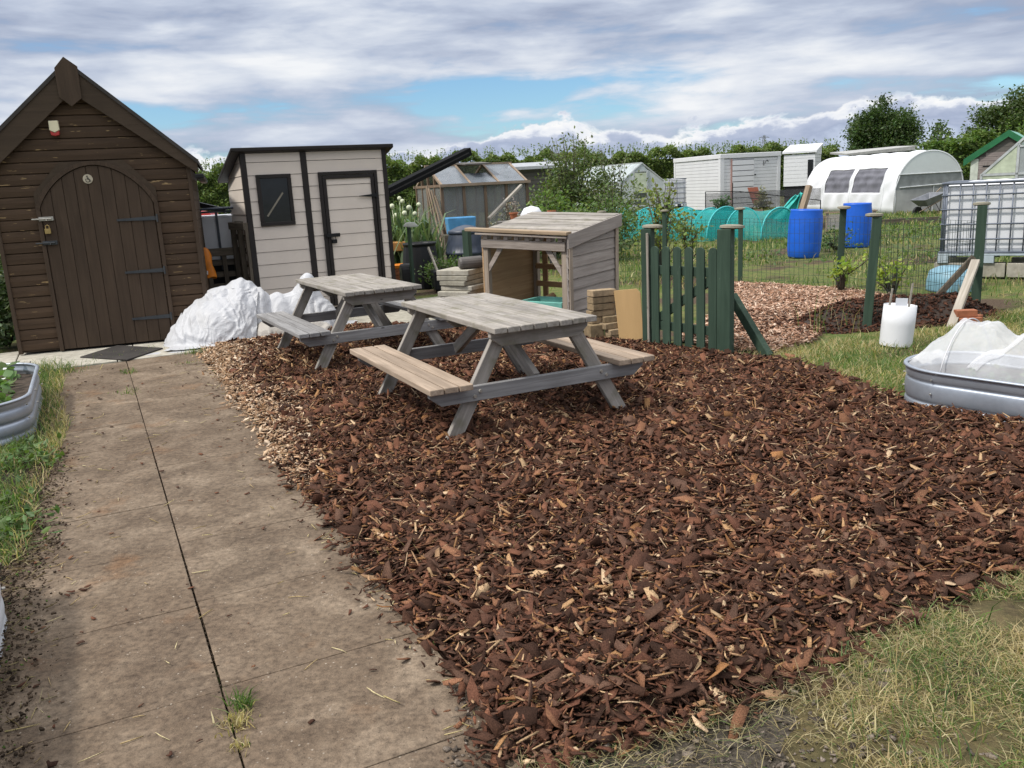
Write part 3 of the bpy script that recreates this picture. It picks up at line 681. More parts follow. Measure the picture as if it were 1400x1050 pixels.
fr.build('door_frame', W_BROWN_Z, sh, bevel=.002)
# flat spandrel boards that fill out the arch to a faceted head
sb = [MB(), MB()]; hull = [(DL-.055, DS-.06), (DL-.05, DS+.17), (DL+.27, DT+.03), (DR-.27, DT+.03), (DR+.05, DS+.17), (DR+.055, DS-.06)]
def hullz(u):
    for (x0, z0), (x1, z1) in zip(hull[1:-1], hull[2:-1]):
        if x0 <= u <= x1: return z0+(z1-z0)*(u-x0)/(x1-x0)
    return DS+.17
for k in range(n):
    (a0, z0), (a1, z1) = outer[k], outer[k+1]; h0, h1 = hullz(a0), hullz(a1)
    if h0 > z0+.004 or h1 > z1+.004: sb[(a0+a1)/2 > (DL+DR)/2].prism_xz([(a0, z0), (a1, z1), (a1, max(h1, z1+.002)), (a0, max(h0, z0+.002))], -.030, -.008)
each('door_head', sb, W_BROWN_P, sh)
for zc in (1.47, .865, .315):
    hg = MB(); hg.prism_xz([(DR-.43, zc-.012), (DR-.05, zc-.022), (DR+.02, zc-.022), (DR+.02, zc+.022), (DR-.05, zc+.022), (DR-.43, zc+.012)], -.042, -.031)
    hg.cyl((DR+.005, -.048, zc-.045), (DR+.005, -.048, zc+.045), .011, n=8)
    for k in range(4): hg.cyl((DR-.35+k*.09, -.045, zc), (DR-.35+k*.09, -.03, zc), .008, n=8)
    hg.build('hinge', IRON, dr)
for zc, L, m in ((1.53, .20, ZINC), (1.262, .20, IRON)):
    bl = MB(); bl.cyl((DL-.09, -.064, zc), (DL-.09+L, -.064, zc), .009, n=8); bl.box(DL-.02, DL+.13, -.056, -.03, zc-.022, zc+.022); bl.cyl((DL+.06, -.06, zc), (DL+.06, -.085, zc-.02), .006, n=6)
    bl.build('bolt', m, dr, bevel=.003)
pl = MB(); pl.box(DL+.025, DL+.085, -.075, -.045, 1.365, 1.42); pl.tube([(DL+.037, -.06, 1.42), (DL+.037, -.06, 1.45), (DL+.055, -.06, 1.462), (DL+.073, -.06, 1.45), (DL+.073, -.06, 1.42)], .006); pl.build('padlock', BRASS, dr, bevel=.005)
# round wheelchair-symbol plate
bx, bz = 1.0, 1.945
pt_ = MB(); pt_.cyl((bx, -.041, bz), (bx, -.031, bz), .052, n=32); pp = pt_.build('badge', plain('badge_cream', (.45,.40,.30), .5), dr, bevel=.003)
sy = MB(); sy.cyl((bx-.004, -.0455, bz+.030), (bx-.004, -.041, bz+.030), .0075, n=12)
sy.tube([(bx-.003, -.044, bz+.019), (bx-.001, -.044, bz-.004), (bx+.017, -.044, bz-.005), (bx+.026, -.044, bz-.026), (bx+.033, -.044, bz-.023)], .0038, 6)
sy.tube([(bx-.001, -.044, bz+.009), (bx+.014, -.044, bz+.008)], .0032, 6)
sy.tube([(bx-.002+.021*math.cos(t), -.044, bz-.013+.021*math.sin(t)) for t in [2.2+k*.33 for k in range(13)]], .0032, 6)
sy.build('wheelchair_symbol', BLACK, pp)
al = MB(); al.prism_xz([(.695,2.485),(.745,2.458),(.795,2.485),(.792,2.585),(.697,2.585)], -.06, -.008); ao = al.build('alarm_box', CREAM, sh, bevel=.006)
MB().prism_xz([(.699,2.478),(.704,2.43),(.745,2.422),(.786,2.43),(.791,2.478),(.745,2.453)], -.058, -.008).build('alarm_light', RED, ao, bevel=.006)

# rubber mat in front of the door
mt = MB(); q = [AB(10.50,-.26), AB(9.90,.20), AB(10.43,.60), AB(11.05,.14)]; mt.prism_xy([tuple(p) for p in q[::-1]][::-1], .008, .024)
tag(mt.build('door_mat', plain('mat_rubber', (.035,.03,.027), .9, var=.4, bmp=.6, bscale=90), bevel=.004), 'flat dark mat on the pale slabs before the arched door', 'mat')

# ================================================================== beige resin shed
s2 = thing('beige_shed', 'beige and charcoal plastic shed with a small window and a single door', 'shed', (-2.721, 12.226, 0), .459)
UL, UR, HF, HB, DP = -.851, 1.194, 2.247, 1.90, 1.25
wl = MB(); pb2 = .172
def lap(bm, x0, x1, z0, z1, y=0.0):
    bm.add([(x0,y-.012,z0+.006),(x1,y-.012,z0+.006),(x1,y-.004,z1),(x0,y-.004,z1),(x0,y+.02,z0+.006),(x1,y+.02,z0+.006),(x1,y+.02,z1),(x0,y+.02,z1)],
           [(0,1,2,3),(0,4,5,1),(3,2,6,7),(0,3,7,4),(1,5,6,2)])
z = .04; rows = []
while z < HF-.02: rows.append((z, min(z+pb2, HF))); z += pb2
WX0, WX1, WZ0, WZ1 = -.673, -.201, 1.255, 1.943
DX0, DX1, DZ0, DZ1 = .18, 1.032, .07, 1.945
for z0, z1 in rows:
    lap(wl, UL+.05, -.04, z0, z1); lap(wl, .04, UR-.035, z0, z1)
wl.build('front_wall', BEIGE, s2)
sw = MB()
for z0, z1 in rows:
    for xx, s in ((UL+.012, -1), (UR-.012, 1)):
        # the side panels stop under the falling roof
        def yend(zz): return DP if zz < HB else max(.05, DP*(HF-zz)/(HF-HB))
        ya, yb = yend(z0), yend(z1)
        sw.add([(xx+s*.012,.02,z0+.006),(xx+s*.012,ya,z0+.006),(xx+s*.004,yb,z1),(xx+s*.004,.02,z1),(xx-s*.012,.02,z0+.006),(xx-s*.012,ya,z0+.006),(xx-s*.012,yb,z1),(xx-s*.012,.02,z1)], [(0,1,2,3),(0,4,5,1),(3,2,6,7),(0,3,7,4),(1,5,6,2),(4,7,6,5)])
sw.box(UL+.02, UR-.02, DP-.03, DP, .04, HB); sw.build('side_wall', BEIGE, s2)
MB().box(UL+.03, UR-.03, .03, DP-.04, .0, .05).build('floor_base', CHAR, s2)
for x0, x1 in ((UL, UL+.075), (-.042, .042), (UR-.06, UR)):
    MB().box(x0, x1, -.026, .04, .0, HF-.005).build('post', CHAR, s2, bevel=.006)
rf = MB(); q0, q1 = (UL-.12, -.10, HF), (UR+.10, -.10, HF); k = (HF-HB)/DP
rf.hexa([(q0[0],-.10,HF),(q1[0],-.10,HF),(q1[0],DP+.08,HB-.02),(q0[0],DP+.08,HB-.02),(q0[0],-.10,HF+.055),(q1[0],-.10,HF+.055),(q1[0],DP+.08,HB+.035),(q0[0],DP+.08,HB+.035)])
rf.build('roof', CHAR, s2, bevel=.012)
wf = MB(); t = .052
wf.box(WX0, WX1, -.04, .0, WZ0, WZ0+t); wf.box(WX0, WX1, -.04, .0, WZ1-t, WZ1); wf.box(WX0, WX0+t, -.0398, .0, WZ0+t, WZ1-t); wf.box(WX1-t, WX1, -.0398, .0, WZ0+t, WZ1-t)
wfo = wf.build('window', CHAR, s2, bevel=.006)
MB().box(WX0+t, WX1-t, -.022, -.014, WZ0+t, WZ1-t).build('pane', DARKGLASS, wfo)
MB().beam((WX0+.10, -.0245, WZ0+.13), (WX1-.13, -.0245, WZ1-.25), .022, .004, up=(0,1,0)).build('stake_behind_glass', plain('pale_stick', (.20,.18,.14), .6), wfo)
dp = MB()
for z0, z1 in rows:
    if z1 > DZ1-.02: z1 = DZ1-.07
    if z0 < DZ1-.1 and z0 >= DZ0-.06: lap(dp, DX0+.10, DX1-.075, z0, z1, -.012)
dd = dp.build('door', BEIGE, s2)
df = MB()
for (x0, x1, z0, z1, y) in ((DX0, DX1, DZ1-.045, DZ1, -.05), (DX0, DX0+.045, DZ0, DZ1-.045, -.05), (DX1-.045, DX1, DZ0, DZ1-.045, -.05),
                          (DX0+.052, DX1-.052, DZ1-.10, DZ1-.052, -.042), (DX0+.052, DX0+.105, DZ0, DZ1-.10, -.042), (DX1-.10, DX1-.052, DZ0, DZ1-.10, -.042)):
    df.box(x0, x1, y, -.006, z0, z1)
df.build('door_frame', CHAR, dd, bevel=.005)
MB().prism_xz([(DX1-.30,1.586),(DX1-.06,1.57),(DX1-.03,1.56),(DX1-.03,1.63),(DX1-.06,1.615),(DX1-.30,1.594)], -.058, -.044).build('hinge', BLACK, dd)
hp = MB(); hp.box(DX0+.02, DX0+.22, -.075, -.05, 1.045, 1.095); hp.box(DX0+.10, DX0+.165, -.085, -.052, .955, 1.01)
hp.tube([(DX0+.112,-.068,1.0),(DX0+.112,-.068,1.05),(DX0+.153,-.068,1.05),(DX0+.153,-.068,1.0)], .006); hp.build('hasp', BLACK, dd, bevel=.006)

# ================================================================== between the two sheds
ib = thing('caged_tank', 'white water tank in a dark steel cage between the brown and beige sheds', 'tank', (-4.72, 12.72, 0), .3)
MB().box(-.02, .98, .03, 1.0, .72, 1.42).build('tank_body', WHITE_P, ib, bevel=.05)
cg = MB()
for x in (-.04, .1, .22, .50, .98): cg.box(x, x+.035, -.03, .0, .62, 1.47)
for zz in (.75, 1.46): cg.box(-.04, 1.02, -.034, -.002, zz, zz+.03)
for x in (-.04, .98): cg.box(x, x+.03, -.03, 1.0, 1.462, 1.494)
cg.build('cage', plain('dark_cage', (.055,.065,.08), .5), ib)
MB().box(-.04, 1.02, -.02, 1.0, .0, .68).build('stand', BLACK, ib)
rb = MB(); rb.hexa([(-.3,0,0),(.20,0,.0),(.14,.5,-.0),(-.3,.5,0),(-.3,0,.24),(.10,0,.20),(.06,.5,.20),(-.3,.5,.24)]); rb.build('x', RED).name = 'red_canoe'
ro = bpy.data.objects['red_canoe']; ro.location = (-4.70, 13.7, 1.26); tag(ro, 'red plastic shape showing beside the eaves of the brown shed', 'canoe')
rk = thing('roof_rack', 'dark tubular rack lying on the caged white tank', 'rack', (-4.45, 12.6, 1.5), .3)
each('rail', [MB().tube([(-.12,y,-.10),(.02,y,.0),(.12,y,.02),(.9,y,.02)], .018, 8) for y in (0, .5)], plain('dark_blue_tube', (.04,.055,.085), .4), rk)
for x in (.15, .4, .65): MB().tube([(x,0,.02),(x,.5,.02)], .014, 8).build("cross_bar", BLACK, rk)
MB().beam((-4.85, 12.9, 1.70), (-4.1, 12.95, 1.48), .1, .07).build('x', BLACK).name = 'black_gutter_length'
tag(bpy.data.objects['black_gutter_length'], 'short black gutter length sloping down behind the brown shed', 'gutter')
def pallet(name, loc, rz, label, lean=0.0, w=.62, h=.98, fy=1):
    t = thing(name, label, 'pallet', loc, rz, 'pallets by the beige shed', rot=(lean, 0, rz))
    fb = MB()
    for k in range(6): fb.box(0, w, .09*fy, .11*fy, .03+k*(h-.1)/5, .11+k*(h-.1)/5)
    fb.build('deck_slats', W_PALLET, t, bevel=.004)
    each('bearer', [boxm(x, x+.06, .02*fy, .089*fy, 0, h) for x in (0, w/2-.03, w-.06)], wood('pallet_bearer', (.06,.05,.038), (.17,.14,.105), axis='z'), t, bevel=.004)
    each('base_board', [boxm(-.005, w+.005, 0, .019*fy, z0, z0+.10) for z0 in (0, h-.10)], W_PALLET, t, bevel=.004); return t
pA = pallet('pallet', (-3.53, 11.80, .30), 2.10, 'weathered pallet standing on edge against the left side of the beige shed', 0, .86, 1.02, -1)
for k, zz in enumerate((.68, .86)):
    MB().box(.66, .74, -.115, -.111, zz, zz+.09).build('paper_label', WHITE_P, pA)
MB().box(-4.2, -3.6, 11.9, 12.5, 0, .29).build('x', W_PALLET).name = 'timber_block'
tb = bpy.data.objects['timber_block']; tag(tb, 'dark timber block under the upright pallet by the beige shed', 'block')
pallet('pallet', (-4.30, 12.42, .0), .3, 'low grey pallet standing behind the orange bag beside the brown shed', 0, .5, .95)
ob = MB(); prof = []
for i in range(15):
    v = i/14
    for j in range(14):
        a = 2*PI*j/14; r = .082+.008*math.sin(v*9+j)+.007*math.sin(3*a+v*7)+.012*math.sin(PI*v); sq = .6
        prof.append((r*math.cos(a)*1.15+.07*v, r*sq*math.sin(a), .40*(1-v)-.02*math.sin(a*2)))
fs = [(i*14+j, i*14+(j+1) % 14, (i+1)*14+(j+1) % 14, (i+1)*14+j) for i in range(14) for j in range(14)]
ob.add(prof, fs); oo = ob.build('orange_bag', ORANGE, smooth=True, loc=(-4.16, 11.85, .60)); tag(oo, 'crumpled orange plastic bag hanging at the corner of the brown shed', 'bag')
MB().prism_xz([(.02,.06),(.075,.05),(.08,.10),(.03,.115)], -.066, -.058).build('white_print', WHITE_P, oo)

# ================================================================== white sack heap
def drape(nx, ny, x0, x1, y0, y1, hfun, shrink, seed, iters=240, thick=.0, zstart=1.0):
    """woven sheet let fall over the bags beneath it, then gathered so that it folds"""
    r = np.random.default_rng(seed); gx, gy = np.meshgrid(np.linspace(x0, x1, nx), np.linspace(y0, y1, ny), indexing='ij')
    rest_x, rest_y = (x1-x0)/(nx-1)/shrink, (y1-y0)/(ny-1)/shrink
    Pn = np.stack([gx, gy, hfun(gx, gy)+.03+.035*r.random((nx, ny))], -1)
    for _ in range(3): pass
    Vv = np.zeros_like(Pn); dg = math.hypot(rest_x, rest_y)
    # broad random swellings seed the wrinkles
    for k in range(26):
        cx, cy, s_ = r.uniform(x0, x1), r.uniform(y0, y1), r.uniform(.05, .16); th = r.uniform(0, PI); u = (gx-cx)*math.cos(th)+(gy-cy)*math.sin(th); v = -(gx-cx)*math.sin(th)+(gy-cy)*math.cos(th)
        Pn[..., 2] += r.uniform(.02, .07)*np.exp(-(u/(s_*2.6))**2-(v/(s_*.7))**2)
    cons = []
    for (dx, dy, L) in ((1,0,rest_x),(0,1,rest_y),(1,1,dg),(1,-1,dg),(2,0,rest_x*2),(0,2,rest_y*2)):
        for par in (0, 1):
            I, J = np.meshgrid(np.arange(nx), np.arange(ny), indexing='ij'); I, J = I.ravel(), J.ravel()
            ok = (I+dx < nx) & (J+dy < ny) & (J+dy >= 0) & ((((I//max(1, dx)) if dx else (J//max(1, dy))) % 2) == par)
            I, J = I[ok], J[ok]; cons.append((I*ny+J, (I+dx)*ny+J+dy, L, .9 if dx+abs(dy) == 1 else (.35 if L == dg else .12)))
    X = Pn.reshape(-1, 3); V = np.zeros_like(X)
    for it in range(iters):
        V[:, 2] -= .0016; V *= .90; prev = X.copy(); X = X+V
        for _ in range(3):
            for a, b, L, k in cons:
                d = X[b]-X[a]; ln = np.sqrt((d*d).sum(1))+1e-9; c = d*(k*.5*(ln-L)/ln)[:, None]; X[a] += c; X[b] -= c
        hh = hfun(X[:, 0], X[:, 1])+.006; below = X[:, 2] < hh; X[below, 2] = hh[below]; V = X-prev; V[below] *= .35
    return X, nx, ny
def drape_mesh(name, args, mat, parent):
    X, nx, ny = drape(*args); r = np.random.default_rng(args[8])
    nn = np.zeros_like(X); G = X.reshape(nx, ny, 3); du = np.gradient(G, axis=0); dv = np.gradient(G, axis=1); nn = np.cross(du, dv).reshape(-1, 3); nn /= np.linalg.norm(nn, axis=1)[:, None]+1e-9
    gu, gv = np.meshgrid(np.arange(nx)*.024, np.arange(ny)*.02, indexing='ij'); gu, gv = gu.ravel(), gv.ravel(); k = args[8]
    wx = gu+.22*wob(gu, gv, 1.3, k+1); wy = gv+.22*wob(gu, gv, 1.3, k+2)
    rd = lambda s_, sd_, p: np.clip(1-np.abs(wob(wx, wy, s_, sd_))*2.6, 0, 1)**p
    up_ = np.clip(X[:, 2]/.10, 0, 1)
    pl = lambda s_, sd_, p, th: np.clip(1-np.abs(wob((wx*math.cos(th)+wy*math.sin(th))*3.0, (wy*math.cos(th)-wx*math.sin(th))*.55, s_, sd_))*2.2, 0, 1)**p
    X = X+nn*(up_*(.026*pl(1.0, k+3, 1.6, .35)+.016*pl(1.6, k+4, 1.7, -.6)+.006*rd(5.5, k+5, 1.5)-.012))[:, None]
    X[:, 2] = np.maximum(X[:, 2], .004)
    idx = np.arange(nx*ny).reshape(nx, ny); F = np.stack([idx[:-1,:-1], idx[1:,:-1], idx[1:,1:], idx[:-1,1:]], -1).reshape(-1, 4)
    o = mesh_np(name, X, F, mat, None, parent, True); md = o.modifiers.new('sub', 'SUBSURF'); md.levels = 1; md.render_levels = 1; return o
def mound(parts):
    def h(x, y):
        z = np.zeros_like(x)
        for cx, cy, rx, ry, hz, th in parts:
            u = (x-cx)*math.cos(th)+(y-cy)*math.sin(th); v = -(x-cx)*math.sin(th)+(y-cy)*math.cos(th); q = np.clip(1-(np.abs(u)/rx)**1.9-(np.abs(v)/ry)**1.9, 0, None); z = np.maximum(z, hz*q**.72)
        return z
    return h
SK = thing('white_sack_heap', 'heap of crumpled white woven sacks slumped between the two sheds', 'sacks', (-3.20, 10.25, 0), .10)
hA = mound([(-.32,.0,.56,.52,.50,.05),(-.22,.14,.50,.46,.62,-.05),(-.02,.16,.42,.44,.68,.0),(-.54,-.10,.36,.40,.28,.2),(.20,.08,.24,.34,.58,0)])
drape_mesh('sack', (104, 92, -.98, .56, -.86, .84, hA, .93, 5, 170), SACKM, SK)
hB = mound([(.40,.12,.34,.32,.50,0),(.78,.20,.23,.26,.71,0),(.52,.15,.34,.26,.46,-.2),(.92,.15,.24,.26,.36,.0)])
drape_mesh('sack', (80, 68, -.08, 1.32, -.46, .84, hB, .90, 9, 170), SACKM, SK)
hC = mound([(-.24,-.14,.54,.44,.48,.05),(.0,-.06,.30,.36,.56,0)])
def flap(x, y):
    e = np.minimum(np.minimum(np.clip((.24-x)/.10, 0, 1), np.clip((.06-.10*np.sin(x*5+1)-y)/.10, 0, 1)), 1)
    return np.maximum(hC(x, y), hA(x, y))+.018+.030*(1-e)
drape_mesh('sack', (88, 70, -.76, .24, -.80, .06, flap, .95, 14, 120), SACKM, SK)
hD = mound([(.46,-.22,.42,.20,.22,.1),(.80,-.12,.28,.2,.18,0)])
drape_mesh('sack', (64, 50, -.05, 1.12, -.62, .14, hD, .88, 23, 150), SACKG, SK)  # shade of the heap's lower right put into this layer's grey-brown colour

# ================================================================== picnic tables
def picnic(name, loc, rz, label, top_m, seat_a, seat_b):
    t = thing(name, label, 'picnic table', loc, rz, 'picnic tables on the bark')
    L = 1.77; W = .752; bw = (W-7*.007)/8
    tb = MB()
    for k in range(8):
        y = -W/2+k*(bw+.007); e0, e1 = random.uniform(-.004, .004), random.uniform(-.004, .004); dz = random.uniform(-.002, .002)
        tb.box(-L/2+e0, L/2+e1, y, y+bw, .692+dz, .730+dz)
    tb.build('table_top', top_m, t, bevel=.005)
    for s, m in ((1, seat_a), (-1, seat_b)):
        sm = MB(); y0 = s*(1.663/2-.29) if s > 0 else -1.663/2
        y0 = (1.663/2-.29) if s > 0 else -1.663/2; sw_ = (.29-2*.008)/3
        for k in range(3):
            e0, e1 = random.uniform(-.004, .004), random.uniform(-.004, .004)
            sm.box(-L/2+e0, L/2+e1, y0+k*(sw_+.008), y0+k*(sw_+.008)+sw_, .364, .402)
        sm.build('seat', m, t, bevel=.005)
    for e in (-1, 1):
        xl = e*(L/2-.165)                     # plane of the legs
        xo = xl+e*.046                       # plane of the rails outside the legs
        for s in (-1, 1):
            plank('leg', (xl, s*.665, -.03), (xl, s*.245, .69), .044, .095, W_GREY, t, up=(0, s, .55))
        rl = plank('seat_rail', (xo, -.80, .312), (xo, .80, .312), .044, .098, W_BLUE, t, cut0=.075, cut1=.075)
        plank('top_batten', (xo, -.36, .642), (xo, .36, .642), .044, .098, W_GREY, t, cut0=.075, cut1=.075)
        # bolt heads on the outer face of the rail
        for s in (-1, 1):
            for q in (0, 1):
                y, zc = s*(.455+q*.04), .325-.03*q; MB().cyl((xo+e*.020, y, zc), (xo+e*.031, y, zc), .014, .010, 10).build('bolt_head', ZINC, t)
        plank('brace', (e*.10, 0, .655), (xl-e*.03, 0, .325), .044, .085, W_GREY, t)
    plank('top_batten', (0, -.34, .655), (0, .34, .655), .044, .070, W_GREY, t, cut0=.06, cut1=.06)
    return t
picnic('picnic_table', (-.137, 6.216, .028), 2.0196, 'front picnic table, weathered grey with warm brown bench planks, nearest the camera', W_GREY, W_SEAT, W_SEAT)
picnic('picnic_table', (-1.546, 8.691, .025), 2.054, 'rear picnic table with bluish grey benches, standing before the beige shed and sacks', W_GREY, W_BLUE, W_BLUE)
# ================================================================== open log store
ls = thing('log_store', 'open fronted timber log store with lapped sides behind the front picnic table', 'log store', (.623, 8.979, 0), 0, None, rot=(.028, .038, -.66))
SW, SD, FH, BH = 1.11, 1.0, 1.075, 1.20
def rz_(y): return FH+(BH-FH)*y/SD
for nm, x0 in (('front_post', -SW), ('front_post', -.062)):
    MB().box(x0, x0+.062, 0, .06, 0, FH-.03).build(nm, W_POST, ls, bevel=.004)
for x0 in (-SW, -.062): MB().box(x0, x0+.062, SD-.06, SD, 0, BH-.04).build('rear_post', W_POST, ls, bevel=.004)
for s, xw, mt_ in ((0, -SW-.018, W_FRESH_Y), (1, 0.0, W_STORE_Y)):
    w = MB(); zz = .04
    for k in range(9):
        z0 = .04+k*.118; z1 = z0+.124
        if z0 > 1.02: break
        zf, zr = min(z1, rz_(.06)-.03), min(z1, rz_(SD)-.03)
        xo = xw+.018 if s else xw; e = .010 if s else -.010
        w.hexa([(xw,.0,z0),(xw+.018+(e if s else 0),.0,z0),(xw+.018+(e if s else 0),SD,z0),(xw,SD,z0),(xw,.0,zf),(xw+.016,.0,zf),(xw+.016,SD,zr),(xw,SD,zr)])
    w.build('side_wall', mt_, ls)
for y0 in (-.002, SD-.058): MB().box(.031, .046, y0, y0+.06, .0, rz_(y0)-.03).build('side_trim', W_POST, ls, bevel=.003)
MB().hexa([(.048,-.05,FH-.115),(.066,-.05,FH-.115),(.066,SD+.04,BH-.105),(.048,SD+.04,BH-.105),(.048,-.05,FH+.03),(.066,-.05,FH+.03),(.066,SD+.04,BH+.03),(.048,SD+.04,BH+.03)]).build('barge_board', W_STORE_Y, ls, bevel=.003)
plank('front_beam', (-SW-.01, -.012, .975), (.0, -.012, .975), .022, .095, W_STORE, ls)
each('rafter_end', [boxm(-SW+.03+k*.142, -SW+.085+k*.142, -.03, .05, 1.024, 1.07) for k in range(8)], W_STORE, ls, bevel=.003)
plank('eaves_board', (-SW-.06, -.04, 1.083), (.045, -.04, 1.078), .05, .022, W_STORE, ls)
plank('loose_front_board', (-SW-.20, -.02, 1.125), (.06, -.03, 1.117), .10, .035, W_TAN, ls)
rf = MB()
for k in range(8):
    y0 = .06+k*.122; zz = rz_(y0)+.012+.004*(k % 2)
    rf.hexa([(-SW-.05,y0,zz),(.046,y0,zz),(.046,y0+.112,zz+.012),(-SW-.05,y0+.112,zz+.012),(-SW-.05,y0,zz+.018),(.046,y0,zz+.018),(.046,y0+.112,zz+.03),(-SW-.05,y0+.112,zz+.03)])
rf.build('roof_slats', W_GREY, ls, bevel=.003)
for s in (-1, 1):
    x0 = -SW+.07 if s < 0 else -.07
    br = MB(); br.prism_xz([(x0, .74), (x0, .66), (x0-s*.20, .925), (x0-s*.13, .925)] if s < 0 else [(x0, .66), (x0, .74), (x0-.13, .925), (x0-.20, .925)], .006, .026)
    br.build('corner_brace', W_STORE, ls)
each('rear_upright', [boxm(x0, x0+.07, SD-.05, SD-.03, .1, 1.10) for x0 in (-.98, -.66, -.34)], wood('fresh_upright', (.27,.155,.08), (.46,.29,.16), axis='z'), ls)
each('rear_rail', [boxm(-SW+.05, -.05, SD-.075, SD-.052, zz, zz+.065) for zz in (.15, .36, .57, .78)], W_FRESH, ls)
tc = MB(); q = (.46, .34); tc.lathe([(.20,.0),(.24,.30),(.25,.31),(.235,.315),(.22,.30),(.185,.03),(.0,.03)], 4)
to = MB()
to.add([(-.26,-.17,0),(.26,-.17,0),(.26,.17,0),(-.26,.17,0),(-.29,-.20,.32),(.29,-.20,.32),(.29,.20,.32),(-.29,.20,.32),(-.26,-.17,.32),(.26,-.17,.32),(.26,.17,.32),(-.26,.17,.32),(-.23,-.14,.03),(.23,-.14,.03),(.23,.14,.03),(-.23,.14,.03)],
       [(0,1,5,4),(1,2,6,5),(2,3,7,6),(3,0,4,7),(4,5,9,8),(5,6,10,9),(6,7,11,10),(7,4,8,11),(8,9,13,12),(9,10,14,13),(10,11,15,14),(11,8,12,15),(12,13,14,15),(3,2,1,0)])
tag(to.build('teal_crate', TEALP, bevel=.008, loc=(.47, 9.38, .06), rot=(0,0,-.66)), 'pale teal plastic crate standing inside the log store', 'crate')
for k, (x, y, zc, L, r, a) in enumerate([(.42,9.78,.30,.30,.055,.4),(.55,9.62,.27,.26,.05,-.3),(.30,9.72,.22,.3,.05,.9)]):
    lg = MB(); lg.cyl((-L/2,0,0),(L/2,0,0), r, r*.95, 12); 
    tag(lg.build('log', W_FRESH, loc=(x,y,zc), rot=(0,-.35,a), bevel=.005), ['cut log leaning at the back of the log store beside the teal crate','pale cut log lying highest behind the teal crate','short log half hidden at the rear left of the log store'][k], 'log', 'logs in the store')

# ---- buff blocks beside the store ---------------------------------------
lab = ['topmost buff block of the pile beside the log store','second buff block from the top of the pile beside the log store','third buff block from the top of the pile beside the log store','fourth buff block down, set back in the pile by the log store',
       'left hand buff half block midway down the pile','right hand buff block midway down the pile','whitish buff block on the right above the lowest right blocks','square end-on buff block at the bottom left of the pile','buff block second from the ground at the right of the pile','lowest right buff block half sunk in bark']
bl = [(.965,8.72,.455,.27,.065,.13,.12),(.965,8.73,.385,.27,.065,.13,.10),(.96,8.735,.315,.26,.065,.13,.14),(.955,8.74,.247,.28,.062,.12,.08),(.885,8.72,.18,.13,.062,.12,.15),(1.04,8.70,.185,.17,.062,.12,.0),(1.04,8.655,.125,.19,.06,.11,.22),(.87,8.66,.02,.155,.155,.15,.10),(1.075,8.62,.062,.16,.06,.11,.15),(1.07,8.62,.0,.16,.06,.11,.1)]
for (x, y, z0, L, h, w, rz), lb in zip(bl, lab):
    m = MB(); n_ = 6
    m.box(-L/2, L/2, -w/2, w/2, 0, h); o = m.build('buff_block', BUFF, bevel=.006, loc=(x, y, z0+.02), rot=(random.uniform(-.02,.02), random.uniform(-.02,.02), -.66+.95+rz))
    tag(o, lb, 'block', 'buff blocks piled by the log store')
# ---- pale slabs stacked left of the store -------------------------------
names = ['topmost','second','third','fourth','fifth','sixth','seventh','eighth','ninth','tenth','eleventh','twelfth']
zc = .0; SLs = []
for k in range(12):
    th = random.uniform(.050, .062); SLs.append((zc, th)); zc += th+.004
for k, (z0, th) in enumerate(SLs[::-1]):
    m = MB(); sx, sy = .20+random.uniform(-.02,.02), .22+random.uniform(-.02,.02)
    m.box(-sx, sx, -sy, sy, 0, th); o = m.build('stone_slab', CONC, bevel=.008, loc=(-.50+random.uniform(-.03,.03), 9.98+random.uniform(-.03,.03), z0+.0), rot=(0,0,-.5+random.uniform(-.14,.14)))
    tag(o, f'pale concrete slab, {names[k]} from the top of the stack left of the log store' if k else 'topmost pale concrete slab of the stack left of the log store', 'slab', 'slabs stacked by the log store')
ct = MB(); ct.lathe([(.055,-.14),(.07,-.12),(.072,.12),(.06,.14)], 16, cap0=True, cap1=True)
tag(ct.build('grey_can', plain('can_grey', (.10,.09,.085), .6), smooth=False, loc=(-.40, 9.92, zc+.065), rot=(0, PI/2, .3)), 'small dark grey can lying on top of the slab stack', 'can')
# ---- leaning plywood ------------------------------------------------------
pw = MB(); pw.prism_xz([(-.12,0),(.13,.02),(.135,.50),(.10,.545),(-.135,.55)], -.012, .012)
tag(pw.build('plywood_board', PLY, loc=(1.235, 8.52, .0), rot=(-.16, -.10, -.35), bevel=.003), 'ochre plywood offcut leaning between the buff blocks and the green gate', 'board')

# ================================================================== green gate and posts
def cap(t, r=.088, z=1.15, seed=0):
    c = MB(); c.lathe([(.0,z-.004),(r*.72,z-.003),(r,z+.008),(r*.96,z+.028),(r*.55,z+.036),(.0,z+.036)], 22)
    o = c.build('cap', W_CAP, t, rot=(random.uniform(-.05,.05), random.uniform(-.05,.05), 0)); return o
def post(x, y, label, h=1.17, w=.085, lean=(0,0), square=True, top=True, r=.088):
    t = thing('fence_post', label, 'post', (x, y, -.02), random.uniform(-.2,.2)-.5, 'green capped fence posts', rot=(lean[0], lean[1], random.uniform(-.15,.15)-.45))
    p = MB()
    if square: p.box(-w/2, w/2, -w/2, w/2, -.2, h-.02)
    else: p.cyl((0,0,-.2), (0,0,h-.02), w/2, w/2*.96, 14)
    p.build('shaft', W_GREEN, t, bevel=.006)
    if top: cap(t, r, h-.02)
    return t
gl = post(1.392, 8.369, 'green gate post with a bare white batten, on the left of the picket gate', 1.19, .105, r=.10)
plank('white_batten', (.022, -.068, .02), (.022, -.068, 1.13), .022, .022, W_STAY, gl)
gr_ = post(1.967, 7.655, 'thick green gate post with flaking paint, on the right of the picket gate', 1.19, .125, r=.11)
